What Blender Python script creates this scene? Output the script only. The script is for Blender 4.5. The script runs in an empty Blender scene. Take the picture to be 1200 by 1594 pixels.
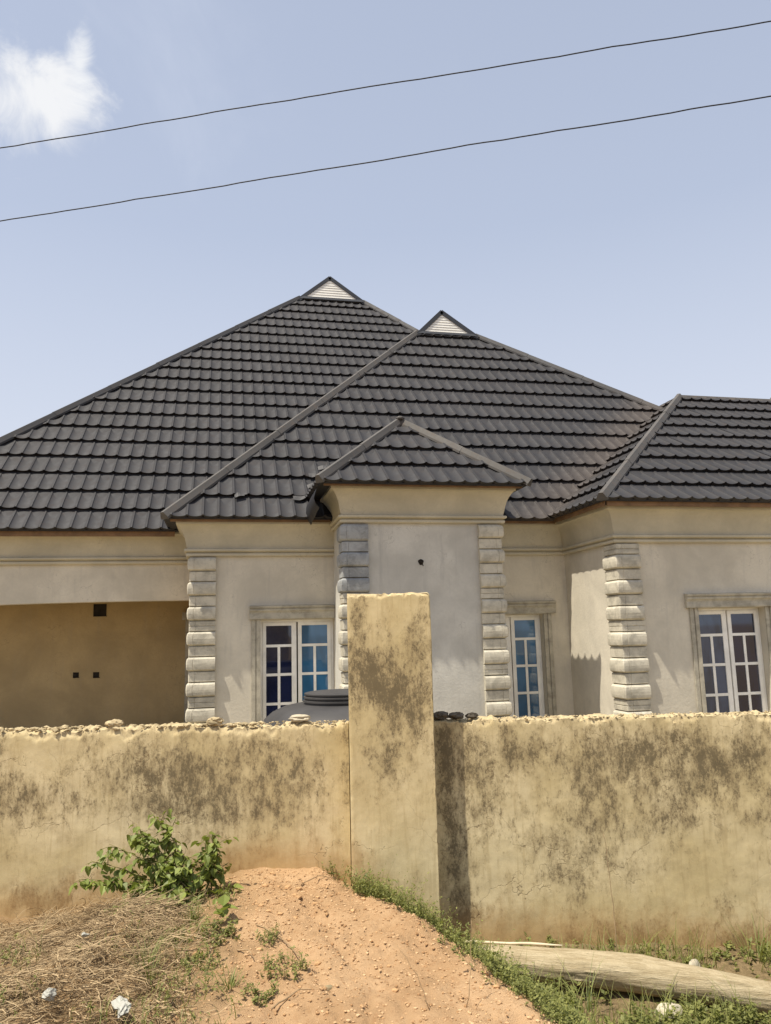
import bpy, bmesh, math, random
from mathutils import Vector, Matrix, noise
random.seed(7)
R = math.radians
scene = bpy.context.scene
COL = scene.collection

# ------------------------------------------------------------------ camera
# the eye is the origin of the scene; the ground by the wall lies about 2 m below it
CY, CP, CR, F = R(-12.189), R(8.893), R(-1.463), 1200.0
fwd = Vector((-math.sin(CY)*math.cos(CP), math.cos(CY)*math.cos(CP), math.sin(CP)))
rt = Vector((math.cos(CY), math.sin(CY), 0)); up = rt.cross(fwd)
r2 = rt*math.cos(CR) + up*math.sin(CR); u2 = -rt*math.sin(CR) + up*math.cos(CR)
cam = bpy.data.cameras.new('camera'); camo = bpy.data.objects.new('camera', cam); COL.objects.link(camo)
cam.sensor_fit = 'VERTICAL'; cam.sensor_height = 36; cam.lens = 36*F/1594
cam.clip_start = .05; cam.clip_end = 3000
camo.matrix_world = Matrix((r2, u2, -fwd)).transposed().to_4x4()
scene.camera = camo
def project(p):
    d = p.dot(fwd)
    return (600+F*p.dot(r2)/d, 797-F*p.dot(u2)/d, d)

# ------------------------------------------------------------------ sun and sky
LD = Vector((.43, .16, -1.0)).normalized()
EXPOSURE, SUN, SKY = 0.36, 5.0, .10
sun = bpy.data.lights.new('sun', 'SUN'); sun.energy = SUN; sun.angle = R(.53); sun.color = (1.0, .93, .80)
suno = bpy.data.objects.new('sun', sun); COL.objects.link(suno)
suno.rotation_euler = LD.to_track_quat('-Z', 'Y').to_euler()
scene.view_settings.view_transform = 'Standard'; scene.view_settings.look = 'None'
scene.view_settings.exposure = EXPOSURE; scene.view_settings.gamma = 1
scene.view_settings.use_curve_mapping = False
world = bpy.data.worlds.new('World'); scene.world = world; world.use_nodes = True
nt = world.node_tree; nt.nodes.clear()
def N(nt, t, **k):
    n = nt.nodes.new(t)
    for a, b in k.items():
        if a in n.inputs: n.inputs[a].default_value = b
        else: setattr(n, a, b)
    return n
sky = N(nt, 'ShaderNodeTexSky'); sky.sky_type = 'NISHITA'; sky.sun_disc = False
sky.sun_elevation = math.asin(-LD.z); sky.sun_rotation = math.atan2(-LD.x, -LD.y)
sky.altitude = 100; sky.air_density = 1.0; sky.dust_density = 3.2; sky.ozone_density = 1.6
bgn = N(nt, 'ShaderNodeBackground'); out = N(nt, 'ShaderNodeOutputWorld')
tc = N(nt, 'ShaderNodeTexCoord')
# pale tropical haze over the whole sky, thicker towards the horizon
sep = N(nt, 'ShaderNodeSeparateXYZ'); nt.links.new(tc.outputs['Generated'], sep.inputs[0])
hz = N(nt, 'ShaderNodeMapRange'); hz.inputs[1].default_value = 0; hz.inputs[2].default_value = .75
hz.inputs[3].default_value = .80; hz.inputs[4].default_value = .52
nt.links.new(sep.outputs['Z'], hz.inputs[0])
mixh = N(nt, 'ShaderNodeMixRGB'); mixh.inputs[2].default_value = (5.35, 5.9, 7.15, 1)
nt.links.new(hz.outputs[0], mixh.inputs[0]); nt.links.new(sky.outputs[0], mixh.inputs[1])
lowh = N(nt, 'ShaderNodeMapRange'); lowh.inputs[1].default_value = .02; lowh.inputs[2].default_value = .48
lowh.inputs[3].default_value = .62; lowh.inputs[4].default_value = .0
nt.links.new(sep.outputs['Z'], lowh.inputs[0])
mixl = N(nt, 'ShaderNodeMixRGB'); mixl.inputs[2].default_value = (6.7, 6.85, 7.3, 1)
nt.links.new(lowh.outputs[0], mixl.inputs[0]); nt.links.new(mixh.outputs[0], mixl.inputs[1])
# one torn white cloud low in the east and a faint veil, both fixed on the sky
def cloud(center, radius, scale, lo, hi, amp, prev, col, seed=0, stretch=(1,1,1)):
    sub = N(nt, 'ShaderNodeVectorMath', operation='SUBTRACT'); sub.inputs[1].default_value = center
    nt.links.new(tc.outputs['Generated'], sub.inputs[0])
    scl = N(nt, 'ShaderNodeVectorMath', operation='MULTIPLY'); scl.inputs[1].default_value = stretch
    nt.links.new(sub.outputs[0], scl.inputs[0])
    ln = N(nt, 'ShaderNodeVectorMath', operation='LENGTH'); nt.links.new(scl.outputs[0], ln.inputs[0])
    fall = N(nt, 'ShaderNodeMapRange'); fall.inputs[1].default_value = 0; fall.inputs[2].default_value = radius
    fall.inputs[3].default_value = 1; fall.inputs[4].default_value = 0
    nt.links.new(ln.outputs['Value'], fall.inputs[0])
    mp = N(nt, 'ShaderNodeMapping'); mp.inputs['Location'].default_value = (seed, seed*.7, 0)
    nt.links.new(tc.outputs['Generated'], mp.inputs[0])
    nz = N(nt, 'ShaderNodeTexNoise', Scale=scale, Detail=9.0, Roughness=.60, Distortion=.9)
    nt.links.new(mp.outputs[0], nz.inputs['Vector'])
    ad = N(nt, 'ShaderNodeMath', operation='MULTIPLY_ADD'); ad.inputs[1].default_value = .62
    nt.links.new(fall.outputs[0], ad.inputs[0]); nt.links.new(nz.outputs[0], ad.inputs[2])
    st = N(nt, 'ShaderNodeMapRange', interpolation_type='SMOOTHSTEP'); st.inputs[1].default_value = lo; st.inputs[2].default_value = hi
    st.inputs[3].default_value = 0; st.inputs[4].default_value = amp
    nt.links.new(ad.outputs[0], st.inputs[0])
    edge = N(nt, 'ShaderNodeMath', operation='MULTIPLY', use_clamp=True); 
    sm = N(nt, 'ShaderNodeMath', operation='MULTIPLY', use_clamp=True); sm.inputs[1].default_value = 6
    nt.links.new(fall.outputs[0], sm.inputs[0])
    nt.links.new(st.outputs[0], edge.inputs[0]); nt.links.new(sm.outputs[0], edge.inputs[1])
    m = N(nt, 'ShaderNodeMixRGB'); m.inputs[2].default_value = col
    nt.links.new(edge.outputs[0], m.inputs[0]); nt.links.new(prev, m.inputs[1])
    return m.outputs[0]
def raydir(x, y):
    return (fwd + r2*(x-600)/F - u2*(y-797)/F).normalized()
# directions of the cloud heart, its streaming plume and the faint veil
c0 = cloud((-.198, .803, .562), .112, 11, .70, 1.04, .85, mixl.outputs[0], (7.6, 7.6, 7.6, 1), 3.1, (1, 1, 1))
c1 = cloud((-.150, .783, .603), .050, 19, .74, 1.10, .8, c0, (7.4, 7.5, 7.6, 1), 6.4, (1.6, 1, .8))
c3 = cloud((-.0320, .6930, .7200), .42, 3.2, .80, 1.5, .30, c1, (8.2, 8.4, 8.9, 1), 8.3)
nt.links.new(c3, bgn.inputs[0]); bgn.inputs[1].default_value = SKY
nt.links.new(bgn.outputs[0], out.inputs[0])

# ------------------------------------------------------------------ helpers
def link(o, parent=None):
    COL.objects.link(o)
    if parent is not None: o.parent = parent
    return o
def tag(o, label=None, cat=None, group=None, kind=None):
    if label: o['label'] = label
    if cat: o['category'] = cat
    if group: o['group'] = group
    if kind: o['kind'] = kind
    return o
class MB:
    def __init__(s): s.v = []; s.f = []; s.a = {}
    def add(s, vs, fs):
        b = len(s.v); s.v.extend(tuple(p) for p in vs); s.f.extend(tuple(i+b for i in q) for q in fs)
    def box(s, a, b):
        x0, y0, z0 = a; x1, y1, z1 = b
        s.add([(x0,y0,z0),(x1,y0,z0),(x1,y1,z0),(x0,y1,z0),(x0,y0,z1),(x1,y0,z1),(x1,y1,z1),(x0,y1,z1)],
              [(0,3,2,1),(4,5,6,7),(0,1,5,4),(1,2,6,5),(2,3,7,6),(3,0,4,7)])
    def tube(s, pts, rad, n=6, cap=True):
        pts = [Vector(p) for p in pts]; rr = rad if isinstance(rad, (list, tuple)) else [rad]*len(pts)
        b = len(s.v); t0 = (pts[1]-pts[0]).normalized()
        ref = Vector((0,0,1)) if abs(t0.z) < .9 else Vector((1,0,0))
        for i, p in enumerate(pts):
            t = (pts[min(i+1, len(pts)-1)]-pts[max(i-1, 0)]).normalized()
            a = t.cross(ref).normalized(); c = a.cross(t)
            for k in range(n):
                w = 2*math.pi*k/n; s.v.append(tuple(p+(a*math.cos(w)+c*math.sin(w))*rr[i]))
        for i in range(len(pts)-1):
            for k in range(n):
                s.f.append((b+i*n+k, b+i*n+(k+1)%n, b+(i+1)*n+(k+1)%n, b+(i+1)*n+k))
        if cap:
            s.f.append(tuple(b+k for k in range(n))[::-1]); s.f.append(tuple(b+(len(pts)-1)*n+k for k in range(n)))
    def mesh(s, name, mat, smooth=False):
        me = bpy.data.meshes.new(name); me.from_pydata(s.v, [], s.f)
        for k, vals in s.a.items():
            at = me.attributes.new(k, 'FLOAT', 'POINT'); at.data.foreach_set('value', vals)
        me.materials.append(mat)
        if smooth: me.polygons.foreach_set('use_smooth', [True]*len(me.polygons))
        me.update(); return me
    def build(s, name, mat, parent=None, smooth=False, off=None):
        o = bpy.data.objects.new(name, s.mesh(name, mat, smooth)); link(o, parent)
        if parent is not None and parent.type == 'EMPTY': o.location = -Vector(parent['base'])
        return o
def empty(name, loc, label, cat, group=None):
    e = bpy.data.objects.new(name, None); COL.objects.link(e); e.location = loc; e['base'] = tuple(loc)
    e.empty_display_size = .2
    return tag(e, label, cat, group)
def fbm(p, o=4): return noise.fractal(Vector(p), 1.0, 2.0, o)

# ------------------------------------------------------------------ materials
def mat(name, rough=.85, spec=.3):
    m = bpy.data.materials.new(name); m.use_nodes = True
    b = m.node_tree.nodes['Principled BSDF']; b.inputs['Roughness'].default_value = rough
    b.inputs['Specular IOR Level'].default_value = spec
    return m, m.node_tree, b
def pos(nt, scale=(1,1,1)):
    g = N(nt, 'ShaderNodeNewGeometry'); mp = N(nt, 'ShaderNodeMapping'); mp.inputs['Scale'].default_value = scale
    nt.links.new(g.outputs['Position'], mp.inputs[0]); return mp.outputs[0]
def nz(nt, vec, scale, detail=5, rough=.55, dist=0):
    n = N(nt, 'ShaderNodeTexNoise', Scale=scale, Detail=float(detail), Roughness=rough, Distortion=dist)
    nt.links.new(vec, n.inputs['Vector']); return n.outputs[0]
def rng(nt, s, a, b, c=0., d=1., smooth=True):
    n = N(nt, 'ShaderNodeMapRange'); n.interpolation_type = 'SMOOTHSTEP' if smooth else 'LINEAR'
    for i, v in enumerate((a, b, c, d)): n.inputs[i+1].default_value = v
    nt.links.new(s, n.inputs[0]); return n.outputs[0]
def mixc(nt, f, a, b, mode='MIX'):
    n = N(nt, 'ShaderNodeMixRGB', blend_type=mode)
    for i, v in ((0, f), (1, a), (2, b)):
        if isinstance(v, (int, float)): n.inputs[i].default_value = v
        elif isinstance(v, tuple): n.inputs[i].default_value = (*v, 1) if len(v) == 3 else v
        else: nt.links.new(v, n.inputs[i])
    return n.outputs[0]
def mth(nt, op, a, b=0., clamp=False):
    n = N(nt, 'ShaderNodeMath', operation=op, use_clamp=clamp)
    for i, v in ((0, a), (1, b)):
        if isinstance(v, (int, float)): n.inputs[i].default_value = v
        else: nt.links.new(v, n.inputs[i])
    return n.outputs[0]
def bump(nt, b, h, strength=.4, dist=.01):
    n = N(nt, 'ShaderNodeBump', Strength=strength, Distance=dist); nt.links.new(h, n.inputs['Height'])
    nt.links.new(n.outputs[0], b.inputs['Normal'])
def simple(name, col, rough=.8, spec=.3, var=.15, scale=6., bmp=.0, bs=60., metal=0):
    m, nt, b = mat(name, rough, spec); p = pos(nt); n = nz(nt, p, scale, 6)
    lo = tuple(c*(1-var) for c in col); hi = tuple(min(1, c*(1+var)) for c in col)
    c = mixc(nt, rng(nt, n, .3, .7), lo, hi); nt.links.new(c, b.inputs['Base Color'])
    b.inputs['Metallic'].default_value = metal
    if bmp: bump(nt, b, nz(nt, p, bs, 4), bmp, .004)
    return m
# house render: pale cement skim with broad trowel patches and faint runs
def plaster(name, col, streak=.25, grey=(.30,.29,.27)):
    m, nt, b = mat(name, .9, .2); p = pos(nt)
    a = nz(nt, p, 1.3, 6, .6, .3); s = nz(nt, pos(nt, (7, 7, .7)), 1.6, 4, .6); f = nz(nt, p, 26, 4)
    c = mixc(nt, rng(nt, a, .3, .72), tuple(x*.80 for x in col), tuple(x*1.08 for x in col))
    c = mixc(nt, mth(nt, 'MULTIPLY', rng(nt, s, .52, .78), streak), c, grey)
    c = mixc(nt, mth(nt, 'MULTIPLY', rng(nt, f, .35, .7), .18), c, tuple(x*.75 for x in col))
    nt.links.new(c, b.inputs['Base Color']); ckv = N(nt, 'ShaderNodeTexVoronoi', feature='DISTANCE_TO_EDGE', Scale=1.1); dn = N(nt, 'ShaderNodeTexNoise', Scale=4., Detail=6.); nt.links.new(p, dn.inputs['Vector'])
    va = N(nt, 'ShaderNodeVectorMath', operation='ADD'); nt.links.new(p, va.inputs[0]); nt.links.new(dn.outputs['Color'], va.inputs[1]); nt.links.new(va.outputs[0], ckv.inputs['Vector'])
    ck = mth(nt, 'MULTIPLY', rng(nt, ckv.outputs['Distance'], .0, .007, .45, 0), rng(nt, a, .48, .6))
    nt.links.new(mixc(nt, ck, c, tuple(x*.35 for x in col)), b.inputs['Base Color'])
    bump(nt, b, mth(nt, 'ADD', f, mth(nt, 'MULTIPLY', a, 3)), .4, .008)
    return m
M = {}
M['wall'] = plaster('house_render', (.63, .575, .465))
M['wallcool'] = plaster('portico_render', (.58, .555, .49), .4)
M['cornice'] = plaster('cornice_render', (.53, .48, .36), .12)
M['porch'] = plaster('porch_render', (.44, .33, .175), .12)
def quoin_mat(name, col, dirt):
    m, nt, b = mat(name, .9, .2); p = pos(nt)
    a = nz(nt, p, 5, 6, .65, .5); f = nz(nt, p, 30, 5, .7); l = nz(nt, pos(nt, (3, 3, 22)), 3, 4, .6)
    c = mixc(nt, rng(nt, a, .35, .7), col, tuple(x*.62 for x in col))
    c = mixc(nt, mth(nt, 'MULTIPLY', rng(nt, f, .55, .75), dirt), c, (.10, .095, .085))
    c = mixc(nt, mth(nt, 'MULTIPLY', rng(nt, l, .5, .75), .3), c, tuple(x*1.2 for x in col))
    nt.links.new(c, b.inputs['Base Color']); bump(nt, b, mth(nt, 'ADD', f, a), .5, .006)
    return m
M['quoin'] = quoin_mat('raw_cement', (.57, .525, .42), .4)
M['quoinblue'] = quoin_mat('bluish_raw_cement', (.38, .385, .375), .7)
M['trim'] = quoin_mat('window_trim_cement', (.47, .43, .34), .35)
# stone coated steel roof: charcoal with grit, a little red dust
def roofmat(name, col, dust):
    m, nt, b = mat(name, .62, .45); p = pos(nt)
    a = nz(nt, p, .8, 5, .6); g = nz(nt, p, 9, 5, .7); f = nz(nt, p, 140, 3, .8)
    c = mixc(nt, rng(nt, a, .3, .7), tuple(x*.85 for x in col), tuple(x*1.15 for x in col))
    c = mixc(nt, mth(nt, 'MULTIPLY', rng(nt, g, .45, .8), dust), c, (.17, .115, .08))
    # red dust washed into the valley between the middle roof and the right wing
    sb = N(nt, 'ShaderNodeVectorMath', operation='SUBTRACT'); sb.inputs[1].default_value = (5.4, 11.75, 1.8); nt.links.new(p, sb.inputs[0])
    cr = N(nt, 'ShaderNodeVectorMath', operation='CROSS_PRODUCT'); cr.inputs[1].default_value = Vector((3.9, 3.0, 2.93)).normalized(); nt.links.new(sb.outputs[0], cr.inputs[0])
    le = N(nt, 'ShaderNodeVectorMath', operation='LENGTH'); nt.links.new(cr.outputs[0], le.inputs[0])
    vd = rng(nt, mth(nt, 'ADD', le.outputs['Value'], mth(nt, 'MULTIPLY', mth(nt, 'SUBTRACT', g, .5), 1.2)), .85, .05, 0, .36)
    c = mixc(nt, vd, c, (.115, .088, .068))
    c = mixc(nt, rng(nt, f, .62, .72, 0, .5), c, tuple(x*2.1 for x in col))
    nt.links.new(c, b.inputs['Base Color']); bump(nt, b, f, .35, .002)
    nt.links.new(rng(nt, g, .3, .8, .68, .85), b.inputs['Roughness'])
    return m
M['tile'] = roofmat('roof_steel', (.0225, .0218, .0242), .12)
M['cap'] = roofmat('cap_steel', (.080, .074, .067), .35)
M['capdark'] = roofmat('dark_cap_steel', (.045, .044, .045), .2)
M['barge'] = roofmat('barge_steel', (.045, .05, .06), .05)
M['fascia'] = simple('brown_fascia', (.20, .115, .055), .6, .4, .25, 5)
M['louvre'] = simple('white_louvre', (.86, .84, .76), .45, .5, .08, 3)
M['frame'] = simple('white_window_profile', (.82, .80, .74), .4, .5, .10, 4)
M['dark'] = simple('hole_shade_dark', (.03, .025, .02), .9, .1, .3, 10)  # dark colour standing in for the shade inside holes
def glass(name, col, refl, scale=2.):
    m, nt, b = mat(name, .04, .9); p = pos(nt, (1, 1, .35))
    n = nz(nt, p, scale, 3, .5, .6)
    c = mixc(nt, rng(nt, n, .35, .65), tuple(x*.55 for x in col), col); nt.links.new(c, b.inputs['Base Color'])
    b.inputs['Coat Weight'].default_value = refl; b.inputs['Coat Roughness'].default_value = .03
    bump(nt, b, nz(nt, pos(nt), 1.6, 2), .04, .02)
    return m
M['glassdark'] = glass('dark_blue_glass', (.012, .018, .06), .4)
M['skyglass'] = glass('sky_reflection_glass', (.045, .17, .34), .4)  # sky reflection painted into the base colour of these panes
M['glasscurtain'] = glass('curtained_glass', (.05, .08, .15), .4, 5.)
M['tank'] = simple('black_polyethylene', (.055, .052, .050), .55, .22, .15, 3)
M['wire'] = simple('black_cable', (.02, .02, .022), .6, .3)

# ------------------------------------------------------------------ the ground: one sheet to the horizon
WN = Vector((.24, 1, 0)).normalized(); WT = Vector((WN.y, -WN.x, 0)); WC = 6.02/math.hypot(.24, 1)   # boundary wall line
def wallpt(x, c=6.02): return Vector((x, c-.24*x, 0))
def sst(a, b, x):
    t = max(0., min(1., (x-a)/(b-a))); return t*t*(3-2*t)
EDGE = [(-3.2, 1.9), (0., 1.62), (2.2, 1.5), (3.5, 1.44), (4.5, 1.27), (5.2, 1.02), (5.8, .82), (6.6, .7), (60, .7)]     # y -> x of the bank edge
def edge_x(y):
    if y <= EDGE[0][0]: return EDGE[0][1]
    for (ya, xa), (yb, xb) in zip(EDGE, EDGE[1:]):
        if y <= yb: return xa+(xb-xa)*(y-ya)/(yb-ya)
    return EDGE[-1][1]
def ground_h(x, y, fine=True):
    d = WC-(x*WN.x+y*WN.y)                                  # distance in front of the wall
    L = -1.675-.16*sst(1.8, .2, d)*sst(.10, -.42, x)-.10*sst(-.5, -1.8, x)-.03*sst(.1, -.5, x)
    low = -2.18-.05*sst(2.0, 4.0, x)-.06*sst(4, 9, abs(x))
    s = x-edge_x(y)
    w = sst(-.12, .62, s)
    h = L*(1-w)+low*w
    if d < -.1:
        k = sst(-.1, -.5, d); h = h*(1-k)+(-2.2)*k
    if fine:
        rill = abs(fbm((x*3.1+.6*y, y*.9, 55))); h -= .022*sst(.10, .0, rill)*sst(-.3, .2, x)*sst(-.1, .1, d)
        h += .035*fbm((x*1.3, y*1.3, 3))+.020*fbm((x*5, y*5, 7))+.011*fbm((x*17, y*17, 2))
        sl = sst(.35, -.1, x)*sst(3.2, 3.9, y)*sst(-.05, .1, d)
        h += sl*(.10*math.exp(-(((x+.55)/.35)**2+((y-5.2)/.6)**2))+.05*fbm((x*3, y*3, 11)))
    return h
def axis(lo, hi, step, far):
    a = []; x = lo
    while x <= hi+1e-6: a.append(x); x += step
    g = step; x = hi; r = []
    while x < far: g *= 1.35; x += g; r.append(x)
    g = step; x = lo; l = []
    while x > -far: g *= 1.35; x -= g; l.append(x)
    return l[::-1]+a+r
gx = axis(-2.0, 4.4, .028, 1500); gy = axis(2.6, 6.7, .028, 1500)
g = MB(); st = []; gn = []
for y in gy:
    for x in gx:
        g.v.append((x, y, ground_h(x, y)))
        d = WC-(x*WN.x+y*WN.y); s = x-edge_x(y)+.06*fbm((x*4, y*4, 1))
        st.append(sst(.28, -.15, x+.22*fbm((x*2, y*2, 5))+.12*(y-4.5)*0) * (1 if d > -1 else 0))
        gn.append(sst(.02, .25, s) if d > -.3 else 0)
nx = len(gx)
for j in range(len(gy)-1):
    for i in range(nx-1):
        a = j*nx+i; g.f.append((a, a+1, a+nx+1, a+nx))
g.a = {'straw': st, 'green': gn, 'yard': [1. if WC-(v[0]*WN.x+v[1]*WN.y) < -.05 else 0. for v in g.v]}
m, nt, b = mat('laterite_earth', .95, .15); p = pos(nt)
a1 = nz(nt, p, 2.2, 7, .65, .3); a2 = nz(nt, p, 24, 6, .75); a3 = nz(nt, p, 110, 4, .8)
vor = N(nt, 'ShaderNodeTexVoronoi', Scale=70.); nt.links.new(p, vor.inputs['Vector'])
c = mixc(nt, rng(nt, a1, .3, .7), (.38, .235, .12), (.51, .335, .185))
c = mixc(nt, mth(nt, 'MULTIPLY', rng(nt, a2, .5, .72), .55), c, (.30, .155, .07))
c = mixc(nt, mth(nt, 'MULTIPLY', rng(nt, a3, .58, .7), .5), c, (.60, .42, .26))
c = mixc(nt, mth(nt, 'MULTIPLY', rng(nt, vor.outputs['Distance'], .0, .22, 1, 0), .25), c, (.58, .40, .25))
at = N(nt, 'ShaderNodeAttribute', attribute_name='straw'); at2 = N(nt, 'ShaderNodeAttribute', attribute_name='green')
sc = mixc(nt, rng(nt, a2, .35, .65), (.17, .115, .055), (.30, .20, .10))
c = mixc(nt, mth(nt, 'MULTIPLY', at.outputs['Fac'], .75), c, sc)
gc = mixc(nt, rng(nt, a2, .35, .65), (.15, .11, .055), (.27, .195, .105))
c = mixc(nt, at2.outputs['Fac'], c, gc)
at3 = N(nt, 'ShaderNodeAttribute', attribute_name='yard'); c = mixc(nt, at3.outputs['Fac'], c, mixc(nt, rng(nt, a1, .3, .7), (.30, .25, .165), (.42, .36, .25)))
nt.links.new(c, b.inputs['Base Color'])
bump(nt, b, mth(nt, 'ADD', mth(nt, 'MULTIPLY', a2, 1.2), a3), .8, .014)
M['earth'] = m
tag(g.build('ground', m, smooth=True), kind='structure')

# ------------------------------------------------------------------ boundary wall
STAINS_SHADE = [(1.62,-1.0,.09,.3,1.1),(1.66,-1.6,.10,.35,1.0),(1.70,-2.05,.12,.25,1.1),(1.66,-.8,.1,.12,.9),(-0.24,-0.94,0.28,0.2,1),(-0.65,-0.94,0.19,0.14,0.9),(0.27,-0.91,0.28,0.23,0.8),(0.59,-1.05,0.16,0.22,0.7),(-0.42,-1.21,0.46,0.16,0.7),  # leading blobs paint the pillar's shadow strip darker, stain and shade together
 (0.04,-1.25,0.32,0.2,0.8),(-1.5,-1.17,0.21,0.27,0.8),(-1.11,-1.13,0.28,0.18,0.5),(0.46,-1.23,0.23,0.18,0.6),(0.92,-0.95,0.05,0.36,0.7),(-1.27,-1.84,0.32,0.12,0.8),
 (-0.98,-0.86,0.14,0.09,0.4),(1.83,-1.01,0.14,0.4,0.5),(2.2,-0.86,0.23,0.14,0.9),(1.93,-1.13,0.2,0.4,0.6),(2.94,-0.92,0.31,0.17,1),(3.41,-1.0,0.27,0.18,0.9),
 (3.73,-0.92,0.22,0.18,0.8),(2.56,-1.16,0.18,0.48,0.7),(2.8,-1.34,0.22,0.48,0.7),(2.48,-1.81,0.11,0.26,0.6),(3.32,-1.22,0.27,0.26,0.7),(3.79,-1.23,0.22,0.22,0.6),
 (3.15,-1.37,0.13,0.17,0.5),(2.91,-2.2,0.48,0.13,0.9),(3.56,-2.24,0.34,0.15,0.9),(2.39,-2.22,0.39,0.09,0.6),(2.21,-1.42,0.18,0.22,0.4),(3.5,-1.92,0.11,0.17,0.3),
 (3.29,-0.82,0.13,0.09,0.5),(2.29,-1.68,0.13,0.17,0.35)]
for k in range(26):                                                 # the rest of the wall, beyond the frame
    sx = random.choice([random.uniform(-7, -2), random.uniform(4.2, 9)])
    STAINS_SHADE.append((sx, random.uniform(-1.4, -.85), random.uniform(.15, .4), random.uniform(.15, .4), random.uniform(.5, 1)))
PSTAINS_SHADE = [(1.62,-1.0,.09,.3,1.1),(1.66,-1.6,.10,.35,1.0),(1.70,-2.05,.12,.25,1.1),(1.66,-.8,.1,.12,.9),(1.18,-0.28,0.27,0.25,1),(1.28,-0.57,0.22,0.31,0.9),(1.16,-0.91,0.14,0.18,0.7),(0.98,0.0,0.1,0.28,0.9),(1.43,-0.01,0.07,0.32,0.8),(1.08,-0.34,0.18,0.18,0.7),(1.4,-0.49,0.11,0.18,0.4)]  # leading blobs repeat the painted shadow strip, reaching the pillar edge
def stain_shade(x, z, L):
    v = 0
    for sx, sz, rx, rz, a in L:
        q = ((x-sx)/rx)**2+((z-sz)/rz)**2
        if q < 6: v = v+a*math.exp(-q*.9)*(1-v*.6)
    return v
m, nt, b = mat('mouldy_ochre_render', .95, .12); p = pos(nt)
at = N(nt, 'ShaderNodeAttribute', attribute_name='stain_shade').outputs['Fac']
soil = N(nt, 'ShaderNodeAttribute', attribute_name='soil').outputs['Fac']
edg = N(nt, 'ShaderNodeAttribute', attribute_name='edge').outputs['Fac']
w1 = nz(nt, p, 1.7, 6, .6, .15); w2 = nz(nt, pos(nt, (1.25, 1.25, .8)), 7, 9, .72, .1); w3 = nz(nt, pos(nt, (1.2, 1.2, .8)), 55, 7, .85); w4 = nz(nt, pos(nt, (14, 14, 1.4)), 2.2, 5, .65)
c = mixc(nt, rng(nt, w1, .3, .7), (.53, .425, .225), (.67, .555, .335))
c = mixc(nt, mth(nt, 'MULTIPLY', rng(nt, w2, .4, .72), .40), c, (.42, .31, .15))
c = mixc(nt, mth(nt, 'MULTIPLY', rng(nt, w4, .48, .72), .45), c, (.40, .30, .15))
w5 = nz(nt, pos(nt, (1.3, 1.3, .55)), 22, 7, .8)
base = mth(nt, 'ADD', mth(nt, 'MULTIPLY', at, .75), mth(nt, 'MULTIPLY', mth(nt, 'SUBTRACT', w2, .5), 2.4))
soft = rng(nt, base, .10, 1.05)                                      # soft halo of damp stain and painted shadow strip
c = mixc(nt, mth(nt, 'MULTIPLY', soft, .72), c, (.29, .225, .12))
grain = mth(nt, 'ADD', mth(nt, 'MULTIPLY', w3, .6), mth(nt, 'MULTIPLY', w5, .6))
spk = mth(nt, 'ADD', mth(nt, 'ADD', mth(nt, 'MULTIPLY', at, .17), mth(nt, 'MULTIPLY', mth(nt, 'SUBTRACT', w2, .5), .55)), grain)
c = mixc(nt, rng(nt, spk, .68, .78, 0, .55), c, (.25, .19, .105))
speck = rng(nt, spk, .75, .84)                                      # crusted black algae, denser in the painted shadow strip
c = mixc(nt, mth(nt, 'MULTIPLY', speck, .66), c, (.105, .085, .052))
c = mixc(nt, mth(nt, 'MULTIPLY', rng(nt, mth(nt, 'ADD', soil, mth(nt, 'MULTIPLY', mth(nt, 'SUBTRACT', w2, .5), .8)), .2, .9), .55), c, (.42, .25, .10))
# hairline cracks
vx = N(nt, 'ShaderNodeTexVoronoi', feature='DISTANCE_TO_EDGE', Scale=2.1)
wv = N(nt, 'ShaderNodeVectorMath', operation='ADD'); nzc = N(nt, 'ShaderNodeTexNoise', Scale=5., Detail=5.)
nt.links.new(p, nzc.inputs['Vector']); scv = N(nt, 'ShaderNodeVectorMath', operation='SCALE'); scv.inputs['Scale'].default_value = .45
nt.links.new(nzc.outputs['Color'], scv.inputs[0]); nt.links.new(p, wv.inputs[0]); nt.links.new(scv.outputs[0], wv.inputs[1]); nt.links.new(wv.outputs[0], vx.inputs['Vector'])
crk = mth(nt, 'MULTIPLY', rng(nt, vx.outputs['Distance'], .0, .009, 1, 0), rng(nt, w1, .45, .6))
c = mixc(nt, mth(nt, 'MULTIPLY', crk, .6), c, (.16, .11, .06))
c = mixc(nt, mth(nt, 'MULTIPLY', edg, rng(nt, w3, .35, .6)), c, (.40, .32, .19))
c = mixc(nt, mth(nt, 'MULTIPLY', edg, rng(nt, w2, .52, .7, 0, .8)), c, (.20, .14, .08))
nt.links.new(c, b.inputs['Base Color'])
hgt = mth(nt, 'SUBTRACT', mth(nt, 'ADD', mth(nt, 'MULTIPLY', w3, .5), w2), mth(nt, 'MULTIPLY', crk, .8))
bump(nt, b, hgt, .35, .008)
M['bwall'] = m
BW = empty('boundary_wall', (1.2, 5.75, -2.0), 'long ochre rendered boundary wall with mould stains and one tall square pillar', 'wall')
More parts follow.
